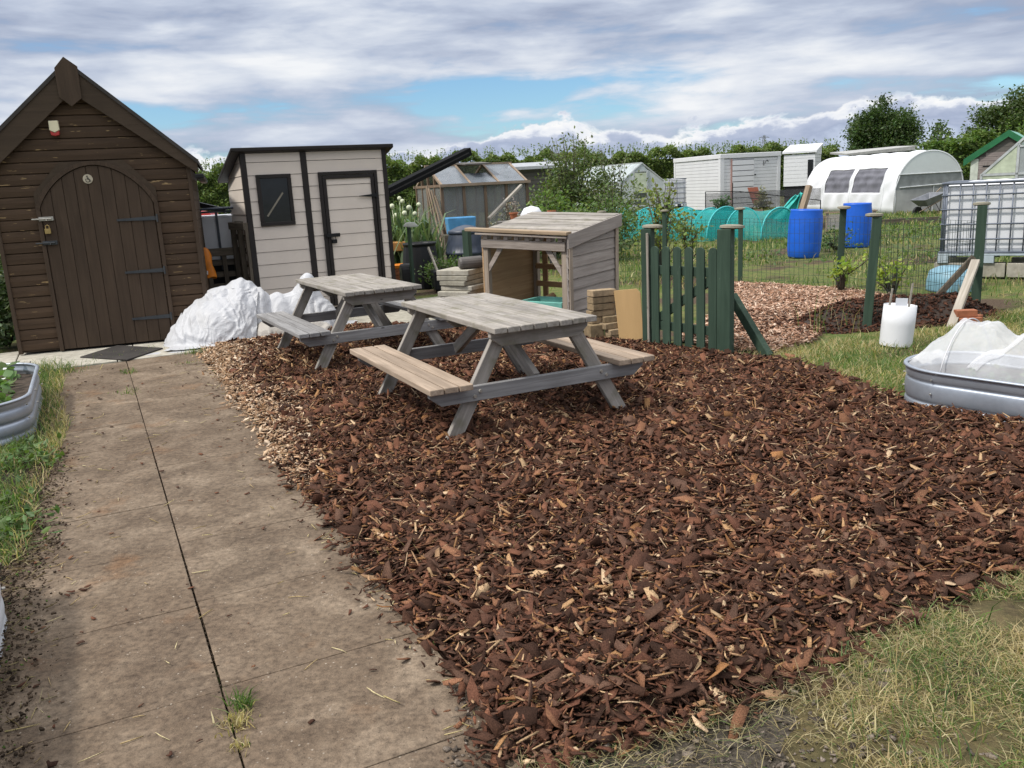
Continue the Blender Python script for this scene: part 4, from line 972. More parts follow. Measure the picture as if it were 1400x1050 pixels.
gt = thing('picket_gate', 'dark green picket gate with six round topped pales between two posts', 'gate', (1.392, 8.369, 0), math.atan2(7.655-8.369, 1.967-1.392))
GL = math.hypot(7.655-8.369, 1.967-1.392)
for k in range(6):
    x0 = .085+k*(GL-.185)/5.35; w = .092
    pts = [(x0, .05), (x0+w, .05)] + [(x0+w/2+w/2*math.cos(a), .945+.042*math.sin(a)) for a in [PI*j/8 for j in range(9)]]
    MB().prism_xz(pts, -.06, -.040).build('pale', W_GREEN, gt, bevel=.003)
for zc in (.22, .76): plank('rail', (.06, -.02, zc), (GL-.05, -.02, zc), .036, .085, W_GREEN, gt)
plank('brace', (.10, -.019, .26), (GL-.10, -.019, .72), .032, .08, W_GREEN, gt)
# raking strut behind the right gate post
st1 = plank('green_strut', (2.12, 8.02, .50), (2.345, 7.60, -.02), .07, .085, W_GREEN, None); tag(st1, 'green raking strut running from the right gate post into the grass', 'strut')
post(3.735, 8.777, 'green capped post standing in grass behind the white tree tube', 1.165, .09, lean=(.0, .05))
post(5.186, 9.363, 'green capped post with two pale stays in front of the caged tank', 1.19, .095)
post(4.669, 11.95, 'green capped post in front of the right blue drum', 1.12, .085, lean=(0, .02))
post(3.652, 13.323, 'thin green capped post left of the left blue drum', 1.12, .07, r=.085)
post(2.62, 14.1, 'thin green capped post among the apple leaves behind the gate', 1.12, .065, r=.07)
post(1.597, 14.0, 'low green capped post peeping over the back of the log store', 1.16, .065, r=.075)
post(-.455, 10.55, 'green square post without a cap in front of the ribbed compost bin', 1.17, .085, top=False)
pc = post(-1.52, 13.9, 'dark green post with a drooping grey cap in front of the black compost bin', 1.15, .05, top=False)
cb = MB(); cb.lathe([(.0,1.17),(.07,1.16),(.11,1.125),(.12,1.105),(.09,1.115),(.0,1.14)], 18); cb.build('cap', plain('solar_cap', (.22,.23,.20), .5), pc, rot=(.05,.08,0))
s1_ = plank('pale_stay', (5.12, 9.30, .56), (4.50, 8.55, -.03), .085, .05, W_STAY, None); tag(s1_, 'bleached pale stay propped against the post by the caged tank', 'stay')
s2_ = plank('dark_stay', (5.13, 9.36, .60), (4.66, 9.45, .02), .05, .06, W_PALLET, None); tag(s2_, 'dark slender stay leaning left on the post by the caged tank', 'stay')
for k, (x, y, z0, L, w, h, rz, lb) in enumerate([(4.72,8.62,.0,.22,.11,.065,.1,'lowest orange brick lying left at the foot of the pale stay'),(4.80,8.72,.0,.22,.11,.065,.5,'lower right orange brick at the foot of the stays'),(4.70,8.66,.068,.20,.10,.07,-.1,'orange brick set on top of two others by the pale stay')]):
    tag(MB().box(-L/2,L/2,-w/2,w/2,0,h).build('brick', BRICK, bevel=.005, loc=(x,y,z0), rot=(0,0,rz)), lb, 'brick', 'bricks by the stays')
def wire(name, p0, p1, label, h=1.05, gap=.09, sag=0.0):
    b = MB(); p0, p1 = np.array(p0, float), np.array(p1, float); L = np.hypot(*(p1-p0)); n = int(L/gap); r = .0021
    for k in range(n+1):
        q = p0+(p1-p0)*k/n; j = random.uniform(-.008, .008); b.beam((q[0]+j, q[1], -.02), (q[0]-j, q[1]+j, h), r*1.6, r*1.6, up=(1,0,0))
    zs = [.05,.15,.25,.36,.48,.61,.75,.90,h]
    for z in zs:
        for k in range(8):
            a, c = p0+(p1-p0)*k/8, p0+(p1-p0)*(k+1)/8
            b.beam((*a, z-sag*math.sin(PI*k/8)), (*c, z-sag*math.sin(PI*(k+1)/8)), r*1.6, r*1.6)
    return tag(b.build(name, WIRE), label, 'wire fence', 'wire mesh runs between the green posts')
wire('wire_fence', (3.735,8.80), (5.186,9.39), 'wire mesh run behind the white tree tube, up to the post with stays', .98, .075, .02)
wire('wire_fence', (5.186,9.39), (4.669,11.97), 'wire mesh run going back from the post with stays to the right drum', .98, .09)
wire('wire_fence', (4.669,11.97), (3.652,13.34), 'wire mesh run in front of the left blue drum', .95, .08, .02)
wire('wire_fence', (3.652,13.34), (2.62,14.12), 'wire mesh run before the teal tunnels, left of the drums', .95, .08, .02)
wire('wire_fence', (2.62,14.12), (1.597,14.02), 'wire mesh run between the log store and the gate, before dry grass', .95, .07)
# ---- white tree tube -------------------------------------------------------
tt = thing('tree_tube', 'white plastic tree guard tube in the grass by the green post', 'tube', (3.596, 7.80, -.01), 0, None, rot=(0, .075, 0))
tb = MB(); tb.lathe([(.142,0),(.145,.2),(.143,.375),(.139,.375),(.140,.2),(.138,0)], 36); tb.build('tube', WHITE_P, tt, smooth=True)
MB().box(-.06,.05,-.03,-.026,.37,.44).build('plant_label', WHITE_P, tt)
for x, y, h in ((-.09, .05, .52), (.06, -.02, .58)): MB().beam((x,y,.1), (x+.02,y,h), .014, .014, up=(0,1,0)).build('cane', W_STAY, tt)

# ================================================================== raised metal beds
def outline(kind, **k):
    pts = []
    a0, a1, b0, b1, r = k['a0'], k['a1'], k['b0'], k['b1'], k['r']
    for (ca, cb, t0) in ((a1-r, b1-r, 0), (a0+r, b1-r, 90), (a0+r, b0+r, 180), (a1-r, b0+r, 270)):
        for j in range(13):
            t = math.radians(t0+90*j/12); pts.append((ca+r*math.cos(t), cb+r*math.sin(t)))
    out = []
    for i in range(len(pts)):                                  # denser straight sides
        p, q = np.array(pts[i]), np.array(pts[(i+1) % len(pts)]); m = max(1, int(np.hypot(*(q-p))/.12))
        for j in range(m): out.append(tuple(p+(q-p)*j/m))
    return out
def metal_bed(name, label, pts, fr, H, mat, ribs=3, amp=.014):
    """fr maps bed coordinates to the world; corrugated wall of real thickness"""
    t = thing(name, label, 'raised bed', (0,0,0)); n = len(pts); P = np.array(pts)
    d = np.roll(P, -1, 0)-np.roll(P, 1, 0); d /= np.hypot(*d.T)[:, None]; nr = np.column_stack([d[:, 1], -d[:, 0]])
    m = 28; b = MB(); vs = []
    prof = []
    for k in range(m+1):
        z = H*k/m; prof.append((amp*(abs(math.cos(PI*ribs*k/m))**.34 - .92), z))
    prof += [(.016, H+.004), (.010, H+.016), (-.012, H+.016), (-.016, H+.002)] + [(o-.012, z) for o, z in prof[::-1]]
    for o, z in prof:
        for i in range(n):
            q = fr(*(P[i]+nr[i]*o)); vs.append((q[0], q[1], z))
    fs = [(i*n+j, i*n+(j+1) % n, (i+1)*n+(j+1) % n, (i+1)*n+j) for i in range(len(prof)-1) for j in range(n)]
    b.add(vs, fs); b.build('wall', mat, t, smooth=True)
    for i in range(0, n, 6):
        for z in (H*.5, H*.84):
            q0, q1 = fr(*(P[i]+nr[i]*.006)), fr(*(P[i]+nr[i]*.018)); MB().cyl((*q0, z), (*q1, z), .007, .005, 8).build('bolt', ZINC, t)
    so = MB(); so.add([(*fr(*p), H*.72) for p in P-nr*.012], [tuple(range(n))]); so.build('soil', SOILM, t); return t
frP = lambda a, b: tuple(AB(a, b))
bedL = metal_bed('metal_bed', 'oval galvanised raised bed of leafy plants at the left of the slab path', outline('r', a0=6.80, a1=8.80, b0=-1.62, b1=-.55, r=.42), frP, .29, GALV, 3, .022)
bedN = metal_bed('metal_bed', 'white metal raised bed just showing at the lower left frame edge', outline('r', a0=2.1, a1=3.98, b0=-1.50, b1=-.515, r=.22), frP, .31, plain('painted_white_metal', (.62,.64,.67), .4, var=.06), 4, .010)
frR = lambda a, n_: (a*.6+n_*.8, -a*.8+n_*.6)
bedR = metal_bed('metal_bed', 'galvanised raised bed under white netting at the right edge of the bark', outline('r', a0=-3.03, a1=-.70, b0=5.47, b1=6.27, r=.385), frR, .275, GALV, 2, .019)
HOOPW = plain('hoop_white', (.6,.6,.62), .5); NHEM = netmat('net_hem', (.86,.87,.90), .42)
# ---- white netting over the right bed -------------------------------------
nt_ = thing('crop_netting', 'sheer white crop netting draped over hoops above the right raised bed', 'netting', (0,0,0))
def hp_(a, t):   # hoop height profile across
    return .27+.40*math.sin(PI*t)**.75
hoops = [(-2.86,.12),(-2.62,.30),(-2.18,.36),(-1.55,.38),(-.95,.36)]
def netfn(u, v):
    a = -2.98+2.25*u; h = np.interp(a, [-2.98,-2.86,-2.72,-2.52,-2.34,-2.12,-1.85,-1.5,-1.2,-.73], [.05,.16,.31,.32,.24,.40,.24,.34,.25,.33])
    hwid = .345*math.sqrt(max(.02, 1-max(0, (-2.64-a)/.40)**2)); n_ = 5.87+hwid*(2*v-1)*1.0; fold = .030*abs(float(wob(np.array(a*3), np.array(v*2.5), 3, 71)))+.010*math.sin(a*31+v*7)+.012*float(wob(np.array(a*5+v*4), np.array(v*3-a*4), 4, 73))
    z = .245+h*max(0, math.sin(PI*v))**.55 + fold*math.sin(PI*v) + (.0 if 0 < v < 1 else -.03)
    q = frR(a, n_+.02*math.sin(a*9)); return (q[0], q[1], z)
MB().grid(netfn, 110, 40).build('net', WNET, nt_, smooth=True)
rl = MB()
def roll_(u, v):   # gathered end lying on the rim
    a = -3.0+.12*u+.03*math.sin(v*9); q = frR(a, 5.70+.33*v); t = u*2*PI
    return (q[0], q[1], .275+.035*math.sin(PI*u)+.012*math.sin(v*21))
rl.grid(roll_, 14, 24); rl.build('gathered_end', netmat('bunched_net', (.74,.75,.74), .9), nt_, smooth=True)
for a, h in [(-2.66,.33),(-2.10,.37),(-1.5,.34)]:
    hb = MB(); hb.tube([(*frR(a, 5.49+.76*k/20), .25+(h+.01)*math.sin(PI*k/20)**.7) for k in range(21)], .004, 6); hb.build('hoop', HOOPW, nt_, smooth=True)
def fold(u, v):      # doubled swathe of net falling to the front rim
    a = -2.06-.46*v+.10*u*(1-.3*v); t = .60-.58*v; q = netfn((a+2.98)/2.25, t); return (q[0]-.004, q[1]-.008, q[2]+.010+.012*math.sin(u*PI)+.004*math.sin(u*17+v*6))
FB = MB(); FB.grid(fold, 12, 26); FB.build('folded_swathe', NHEM, nt_, smooth=True)
# ================================================================== compost bins behind the store
def ribbed(name, label, x, y, prof, ribs, mat, n=64, lid=None):
    t = thing(name, label, 'compost bin', (x, y, -.02)); b = MB(); vs = []
    for r, z in prof:
        for k in range(n):
            a = 2*PI*k/n; q = r*(1+.012*math.cos(a*ribs)); vs.append((q*math.cos(a), q*math.sin(a), z))
    fs = [(i*n+k, i*n+(k+1) % n, (i+1)*n+(k+1) % n, (i+1)*n+k) for i in range(len(prof)-1) for k in range(n)]
    b.add(vs, fs); b.build('body', mat, t, smooth=True)
    if lid:
        l = MB(); l.lathe(lid, 40); l.build('lid', mat, t, smooth=True)
    return t
ribbed('compost_bin', 'ribbed blue black compost bin with a domed lid behind the slab stack', -.74, 16.8, [(.30,0),(.36,.15),(.395,.36),(.40,.40),(.415,.41),(.415,.45),(.40,.46),(.385,.58),(.34,.74),(.32,.80)], 30, NAVYBLACK, 80,
       [(.335,.79),(.345,.80),(.345,.845),(.30,.865),(.16,.925),(.05,.95),(0,.955)])
ribbed('compost_bin', 'open topped black compost bin in weeds right of the beige shed', -1.47, 14.9, [(.335,0),(.325,.2),(.30,.5),(.275,.70),(.27,.73),(.285,.735),(.285,.77),(.265,.775),(.25,.74),(.27,.5),(.30,.1),(0,.1)], 18, BLACK, 72)
hx = MB(); hx.box(-.1,.1,-.12,.12,0,.36); hx.cyl((-.1,0,.36),(.1,0,.36),.12,n=18); 
tag(hx.build('black_box', BLACK, bevel=.02, loc=(-1.62,14.0,0), rot=(0,0,.3)), 'small rounded black plastic box at the foot of the beige shed', 'box')
for k in range(6):
    tag(MB().box(-.3,.3,-.2,.2,0,.05).build('clay_tile', BRICK if k < 5 else ORANGE, loc=(-2.02+.02*(k % 2), 15.4, .02+k*.056), rot=(0,0,.45+.05*(k % 3))), 'stacked terracotta tile between the beige shed and the black bin', 'tile', 'tiles stacked behind the beige shed')
tag(MB().box(-.32,.32,-.2,.2,0,.16).build('orange_crate', plain('orange_wood', (.40,.20,.06), .7), bevel=.01, loc=(-2.1,16.2,.55), rot=(0,0,.3)), 'orange brown crate on the ground behind the beige shed corner', 'crate')
tag(MB().box(-.28,.28,-.28,.28,.0,.33).build('black_planter', BLACK, bevel=.03, loc=(-.95,14.3,0), rot=(0,0,.2)), 'square black planter full of weeds in front of the compost bins', 'planter')
tag(MB().beam((-1.24,14.0,.72),(-.98,13.6,.02),.03,.03).build('white_stick', W_STAY), 'short pale stick leaning in front of the black compost bin', 'stick')
bm = plank('black_beam', (-2.0,15.2,1.62), (-.62,17.4,2.32), .16, .15, BEAMB, None); bm.name = 'black_gutter_beam'; tag(bm, 'long black plastic beam sloping up from behind the beige shed', 'beam')
MB().box(0,2.6,-.082,-.0805,-.012,.012).build('groove', CHAR, bm)

# ================================================================== timber greenhouse
gh = thing('timber_greenhouse', 'old timber framed greenhouse with glass roof, left of the dark shed', 'greenhouse', (-1.30, 19.0, 0), .34)
LW, LD, EV, RD = 1.98, 2.2, 1.70, 2.14
frm = MB()
for y in (0, LD):
    for k in range(5): x = LW*k/4; frm.box(x-.03, x+.03, y-.03, y+.03, 0, EV)
    for zz in (.02, .62, EV): frm.box(-.03, LW+.03, y-.032, y+.032, zz-.03, zz+.03)
for x in (0, LW):
    for k in range(1, 4): frm.box(x-.025, x+.025, LD*k/4-.025, LD*k/4+.025, 0, EV+(.3 if k == 2 else .2))
    for zz in (.02, .62, EV): frm.box(x-.028, x+.028, .03, LD-.03, zz-.028, zz+.028)
frm.build('frame', wood('greenhouse_posts', (.10,.065,.042), (.27,.19,.13), axis='z'), gh)
rfm = MB()
for y0, y1 in ((-.08, LD/2), (LD+.08, LD/2)):
    for k in range(4): x = LW*k/3; rfm.beam((x, y0, EV-.02), (x, y1, RD), .045, .05)
    rfm.beam((-.06, y0, EV), (LW+.06, y0, EV), .05, .06)
rfm.beam((-.06, LD/2, RD+.01), (LW+.06, LD/2, RD+.01), .09, .05)
rfm.build('roof_frame', W_GH, gh)
gl_ = MB()
for y in (0, LD): gl_.box(.03, LW-.03, y-.006, y+.006, .65, EV-.03)
for x in (0, LW): gl_.box(x-.006, x+.006, .03, LD-.03, .65, EV-.03)
gl_.build('glass_wall', glassy('grimy_glass', (.26,.26,.25), .42, .3), gh)
gr2 = MB()
for k in (0, 2): gr2.hexa([(LW*k/3+.03,-.06,EV+.0),(LW*(k+1)/3-.03,-.06,EV+.0),(LW*(k+1)/3-.03,LD/2-.03,RD-.01),(LW*k/3+.03,LD/2-.03,RD-.01),(LW*k/3+.03,-.06,EV+.006),(LW*(k+1)/3-.03,-.06,EV+.006),(LW*(k+1)/3-.03,LD/2-.03,RD-.004),(LW*k/3+.03,LD/2-.03,RD-.004)])
gr2.hexa([(.03,LD+.06,EV),(LW-.03,LD+.06,EV),(LW-.03,LD/2+.03,RD-.01),(.03,LD/2+.03,RD-.01),(.03,LD+.06,EV+.006),(LW-.03,LD+.06,EV+.006),(LW-.03,LD/2+.03,RD-.004),(.03,LD/2+.03,RD-.004)])
gr2.hexa([(LW/3+.03,-.06,EV),(LW*2/3-.03,-.06,EV),(LW*2/3-.03,LD*.3,EV+.24),(LW/3+.03,LD*.3,EV+.24),(LW/3+.03,-.06,EV+.006),(LW*2/3-.03,-.06,EV+.006),(LW*2/3-.03,LD*.3,EV+.246),(LW/3+.03,LD*.3,EV+.246)])
gr2.build('roof_glass', glassy('dusty_roof_glass', (.20,.225,.255), .55, .25), gh)
vt = MB(); vt.hexa([(LW/3+.02,.35,RD-.02),(LW*2/3-.02,.35,RD-.02),(LW*2/3-.02,LD/2,RD+.03),(LW/3+.02,LD/2,RD+.03),(LW/3+.02,.35,RD+.01),(LW*2/3-.02,.35,RD+.01),(LW*2/3-.02,LD/2,RD+.06),(LW/3+.02,LD/2,RD+.06)]); vt.build('roof_vent', W_FAR, gh)
MB().box(.1,LW-.1,LD*.3,LD*.8,.0,.72).build('staging', W_PALLET, gh)
for k, (x0, x1, z1, y) in enumerate([(-1.42,-1.62,1.72,18.8),(-1.30,-1.58,1.66,18.75),(-1.20,-1.52,1.62,18.72),(-1.05,-1.45,1.50,18.7),(-1.60,-1.64,1.70,18.9)]):
    o = plank('bamboo_pole', (x0+.02, y, .0), (x1, y+.28, z1), .035, .035, W_GH, None); tag(o, 'thin wooden pole leaning on the left end of the timber greenhouse', 'pole', 'poles leaning on the greenhouse')
o = plank('pale_pole', (-.28, 16.9, 1.02), (.42, 18.6, 1.62), .055, .055, W_STAY, None); tag(o, 'pale wooden pole leaning up against the front of the timber greenhouse', 'pole')
lb_ = MB(); lb_.add(*[[(-.28,-.2,0),(.28,-.2,0),(.28,.2,0),(-.28,.2,0),(-.31,-.22,.36),(.31,-.22,.36),(.31,.22,.36),(-.31,.22,.36),(-.27,-.18,.36),(.27,-.18,.36),(.27,.18,.36),(-.27,.18,.36),(-.25,-.17,.05),(.25,-.17,.05),(.25,.17,.05),(-.25,.17,.05)],
  [(0,1,5,4),(1,2,6,5),(2,3,7,6),(3,0,4,7),(4,5,9,8),(5,6,10,9),(6,7,11,10),(7,4,8,11),(8,9,13,12),(9,10,14,13),(10,11,15,14),(11,8,12,15),(12,13,14,15),(3,2,1,0)]])
tag(lb_.build('blue_tub', LBLUE, bevel=.02, loc=(-.92,18.6,.67), rot=(0,0,.2)), 'light blue plastic tub behind the lidded compost bin', 'tub')
tag(MB().box(-.4,.4,-.3,.3,0,.67).build('potting_bench', W_PALLET, loc=(-.92,18.65,0), rot=(0,0,.2)), 'weathered wooden box bench under the light blue tub', 'bench')
ptb = thing('potting_table', 'cluttered low table of pots behind the log store', 'table', (.45, 16.6, 0), .1)
MB().box(-.55,.55,-.3,.3,.93,.97).build('table_top', W_FAR, ptb)
for x in (-.5,.45):
    for y in (-.26,.22): MB().box(x,x+.05,y,y+.05,0,.93).build('leg', W_FAR, ptb)
for k, (x, y, m, lb) in enumerate([(.92,16.45,CLAY,'terracotta pot at the right end of the cluttered potting table'),(.20,16.45,CLAY,'small terracotta pot at the left of the potting table')]):
    p = MB(); p.lathe([(.05,0),(.075,.13),(.085,.13),(.085,.16),(.07,.16),(.05,.02),(0,.02)], 18, cap0=True); tag(p.build('plant_pot', m, loc=(x,y,.97)), lb, 'pot')
sk = MB(); sk.lathe([(0,0),(.20,.02),(.22,.10),(.14,.22),(0,.26)], 16); tag(sk.build('white_bag', WHITE, smooth=True, loc=(.55,16.7,.97)), 'round white sack slumped on the potting table behind the log store', 'bag')

# ================================================================== dark timber shed behind
ds = thing('dark_shed', 'low weathered black board shed with a grey flat roof behind the bushes', 'shed', (.30, 30.2, 0), .02)
w = MB()
for k in range(16): w.box(0, 2.1, .012*(k % 2)*0, .03, .02+k*.135, .02+k*.135+.125)
w.box(0,.03,.03,1.9,0,2.15); w.box(2.07,2.1,.03,1.9,0,2.15); w.box(0,2.1,1.87,1.9,0,2.15); w.build('wall', W_FAR, ds)
MB().hexa([(-.45,-.25,2.14),(2.25,-.25,2.14),(2.25,2.1,2.32),(-.45,2.1,2.32),(-.45,-.25,2.24),(2.25,-.25,2.24),(2.25,2.1,2.42),(-.45,2.1,2.42)]).build('roof', plain('grey_felt', (.33,.345,.37), .8), ds)
MB().box(1.32,2.0,-.03,-.002,.5,1.95).build('doorway', DARKGLASS, ds)
MB().hexa([(1.6,-.30,2.10),(2.28,-.30,2.0),(2.28,-.27,2.0),(1.6,-.27,2.10),(1.6,-.30,2.24),(2.28,-.30,2.26),(2.28,-.27,2.26),(1.6,-.27,2.24)]).build('torn_sheet', WHITE, ds)

# ================================================================== aluminium greenhouse
g2 = thing('metal_greenhouse', 'aluminium greenhouse with a pale green door panel behind the apple tree', 'greenhouse', (4.72, 34.85, 0), .06)
GW, GD2, GE, GA = 1.78, 3.6, 1.50, 2.24; SH = -.42
fm = MB(); Q = lambda x, y, z: (x+SH*y, y, z)
edges = []
for y in (0, GD2):
    edges += [(Q(0,y,0),Q(0,y,GE)),(Q(GW,y,0),Q(GW,y,GE)),(Q(0,y,GE),Q(GW/2,y,GA)),(Q(GW,y,GE),Q(GW/2,y,GA)),(Q(0,y,.03),Q(GW,y,.03))]
edges += [(Q(0,0,GE),Q(0,GD2,GE)),(Q(GW,0,GE),Q(GW,GD2,GE)),(Q(GW/2,0,GA),Q(GW/2,GD2,GA)),(Q(.52,0,0),Q(.52,0,1.9)),(Q(1.12,0,0),Q(1.12,0,1.95)),(Q(.52,0,1.9),Q(1.12,0,1.93))]
for k in range(1, 6): y = GD2*k/6; edges += [(Q(0,y,0),Q(0,y,GE)),(Q(0,y,GE),Q(GW/2,y,GA)),(Q(GW,y,GE),Q(GW/2,y,GA))]
for a, c in edges: fm.beam(a, c, .045, .045, up=(.3,1,.1))
fm.build('frame', ALU, g2)
gp = MB(); gp.add([Q(0,.0,0),Q(.5,.0,0),Q(.5,0,1.88),Q(0,0,GE)], [(0,1,2,3)]); gp.add([Q(1.14,0,0),Q(GW,0,0),Q(GW,0,GE),Q(1.14,0,1.96)], [(0,1,2,3)])
gp.add([Q(0,0,0),Q(0,GD2,0),Q(0,GD2,GE),Q(0,0,GE)], [(0,1,2,3)]); gp.add([Q(GW,0,0),Q(GW,GD2,0),Q(GW,GD2,GE),Q(GW,0,GE)], [(0,1,2,3)])
gp.build('glass_wall', GLASSC, g2, solid=.006)
gq = MB(); gq.add([Q(0,0,GE),Q(0,GD2,GE),Q(GW/2,GD2,GA),Q(GW/2,0,GA)], [(0,1,2,3)]); gq.add([Q(GW,0,GE),Q(GW,GD2,GE),Q(GW/2,GD2,GA),Q(GW/2,0,GA)], [(0,1,2,3)]); gq.add([Q(.52,0,1.92),Q(1.12,0,1.95),Q(GW/2,0,GA-.03)], [(0,1,2)])
gq.build('roof_glass', glassy('roof_pane', (.42,.47,.48), .8, .3), g2, solid=.006)
dr2 = MB(); dr2.box(.55,1.09,-.05,-.03,1.13,1.86); d2 = dr2.build('door', PALEG, g2)
fr2 = MB()
for zz in (.03,.55,.82,1.08): fr2.box(.54,1.10,-.055,-.03,zz,zz+.045)
for x in (.54,1.06): fr2.box(x,x+.04,-.056,-.03,.03,1.9)
fr2.build('door_frame', ALU, d2)

# ================================================================== tanks
def ibc(name, label, loc, rz, n=7, mat=WHITE_P, W=1.2, D=1.0):
    t = thing(name, label, 'caged tank', loc, rz, None)
    MB().box(.035, W-.035, .035, D-.035, .15, 1.10).build('tank_body', mat, t, bevel=.06)
    tp = MB()
    def lid(u, v):
        return (.03+(W-.06)*u, .03+(D-.06)*v, 1.09+.055*math.sin(PI*u)**.5*math.sin(PI*v)**.5+.012*math.sin(u*19)*math.sin(v*11))
    tp.grid(lid, 30, 16); tp.build('tank_top', WHITE, t, smooth=True)
    c = MB()
    for k in range(n+1):
        x = .05+(W-.1)*k/n
        if k % 1 == 0: c.tube([(x,-.005,.14),(x,-.005,1.12)], .010, 8); c.tube([(x,D+.005,.14),(x,D+.005,1.12)], .010, 8)
    for k in range(7):
        y = .05+(D-.1)*k/6; c.tube([(-.005,y,.14),(-.005,y,1.12)], .010, 8); c.tube([(W+.005,y,.14),(W+.005,y,1.12)], .010, 8)
    for zz, r in ((.15,.016),(.34,.012),(.55,.012),(.76,.012),(.96,.012),(1.125,.019)):
        c.tube([(-.012,-.016,zz),(W+.012,-.016,zz),(W+.012,D+.016,zz),(-.012,D+.016,zz),(-.012,-.016,zz)], r, 8)
    c.build('cage', GALV_D, t, smooth=True)
    p = MB(); p.box(-.03,W+.03,-.03,D+.03,.105,.135)
    for x in (-.03, W/2-.07, W-.11):
        p.box(x,x+.14,-.03,.12,.0,.105); p.box(x,x+.14,D-.12,D+.03,.0,.105)
    p.build('pallet', plain('pallet_grey', (.36,.42,.46), .6), t, bevel=.006)
    return t
IR = (6.38, 12.45); ibc('water_tank', 'big white caged water tank on blocks at the right edge', (6.34, 12.48, .20), -.60, W=1.25)
bk = 0
for k, (u, v) in enumerate([(.15,.10),(.62,.10),(1.08,.10),(.15,.85),(1.08,.85)]):
    c_, s_ = math.cos(-.60), math.sin(-.60); x, y = 6.34+u*c_-v*s_, 12.48+u*s_+v*c_
    tag(MB().box(-.22,.22,-.10,.10,0,.197).build('concrete_block', CONC, bevel=.008, loc=(x,y,0), rot=(0,0,-.60)), ['left front grey block carrying the big caged tank','middle front grey block under the big caged tank','right front grey block under the big caged tank','rear left block hidden under the big caged tank','rear right block hidden under the big caged tank'][k], 'block', 'blocks under the tank')
bt = MB(); bt.lathe([(.0,.30),(.20,.30),(.30,.25),(.33,.12),(.33,.0)], 28); tag(bt.build('blue_tub', TUBBLUE, smooth=True, loc=(5.92,11.25,-.02)), 'dull blue upturned tub behind the stays below the caged tank', 'tub')
ibc('water_tank', 'distant white caged water tank between aluminium greenhouse and steel store', (6.55, 36.0, .42), .04, 3, W=1.05)
MB().box(6.5,7.65,35.95,37.0,0,.42).build('x', BLACK).name = 'tank_plinth'; tag(bpy.data.objects['tank_plinth'], 'dark plinth below the distant caged water tank', 'plinth')
# ---- blue drums ------------------------------------------------------------
def drum(x, y, label, rot, R=.30, H=.92):
    t = thing('blue_drum', label, 'drum', (x, y, -.03), 0, 'bright blue plastic drums', rot=rot)
    b = MB(); b.lathe([(0,.0),(R*.86,.0),(R*.92,.03),(R*.985,.18),(R,.40),(R,.55),(R*.985,.75),(R*.93,.87),(R*.935,.89),(R*.935,H),(R*.90,H),(R*.90,.86),(R*.93,.5),(R*.85,.04),(0,.04)], 48)
    b.build('barrel', BLUE, t, smooth=True); return t
drum(5.786, 16.65, 'left blue plastic drum, open topped and tapering, behind the wire mesh', (.0,.05,0), .315)
drum(7.456, 18.278, 'right blue plastic drum standing half behind a green post', (0,.02,0), .30, .92)

# ================================================================== teal netted tunnels
def tunnel(label, x, y, rz, L, R, H, nh):
    t = thing('netted_tunnel', label, 'net tunnel', (x, y, -.02), rz, 'teal netted crop tunnels')
    b = MB(); b.grid(lambda u, v: (R*math.cos(PI*v), L*u, H*math.sin(PI*v)**.8*(1-.10*abs(math.sin(u*PI*(nh-1))))+.01*math.sin(u*31+v*9)), 50, 24)
    b.build('net', TEALNET, t, smooth=True)
    f_ = MB(); f_.add([(R*math.cos(PI*k/24), 0, H*math.sin(PI*k/24)**.8) for k in range(25)], [tuple(range(25))]); f_.build('end_net', TEALNET, t, solid=.004)
    for k in range(nh):
        yy = L*k/(nh-1); h = MB(); h.tube([(R*1.01*math.cos(PI*j/24), yy, (H+.012)*math.sin(PI*j/24)**.8) for j in range(25)], .018, 8); h.build('hoop', TEALHOOP, t, smooth=True)
    return t
tunnel('teal netted tunnel with its round end just left of the left blue drum', 6.9, 21.6, .55, 3.6, .66, .76, 4)
tunnel('teal netted tunnel directly behind the picket gate with a bright hoop', 5.75, 22.4, .62, 4.2, .72, .82, 4)
tunnel('teal netted tunnel farthest left, behind the apple tree', 4.35, 24.6, .70, 3.6, .70, .80, 4)

# ================================================================== white steel store
cs = thing('steel_store', 'white ribbed steel store with a slatted door, tallest pale building in the middle', 'store', (9.70, 38.7, 0), .255)
CW, CD, CHt = 2.95, 4.6, 2.48
cw = MB()
for k in range(15):
    z0 = .08+k*.148; cw.box(.10, CW-.04, .0, .04, z0, z0+.138); cw.box(.0, .04, .10, CD-.06, z0, z0+.138); cw.box(CW-.04, CW, .04, CD-.06, z0, z0+.138)
cw.box(0, CW, CD-.05, CD, .05, 2.3); cw.build('wall', STEELW, cs)
tm = MB(); tm.box(-.025,.16,-.025,.16,0,2.30); tm.box(CW-.14,CW+.02,-.025,.10,0,2.30); tm.box(-.022,.12,CD-.14,CD+.02,0,2.30); tm.build('corner_post', STEELW, cs)
tf = MB(); tf.box(-.045,CW+.045,-.045,CD+.045,2.302,CHt+.02); tf.build('roof', STEELW, cs, bevel=.02)
MB().box(.08,CW-.1,-.012,.03,2.27,2.30).build('shadow_strip', GREYP, cs)  # grey strip standing in for the shade under the roof edge
dr3 = MB()
for k in range(9): dr3.box(.56, 1.62, -.045, -.012, .12+k*.235, .12+k*.235+.205)
MB().box(.55, 1.63, -.011, -.003, .10, 2.24).build('door_backing', plain('door_gap_grey', (.12,.12,.13), .6), cs)  # plate coloured dark so the gaps between slats show as dark lines
d3 = dr3.build('door', STEELW, cs)
ed = MB(); ed.box(.49,.555,-.04,-.004,.08,2.27); ed.build('rusty_edge', plain('rusty_strip', (.42,.25,.22), .7), d3)
hd = MB(); hd.cyl((1.70,-.05,1.55),(1.70,-.005,1.55),.03,n=10); hd.build('handle', BLACK, d3)
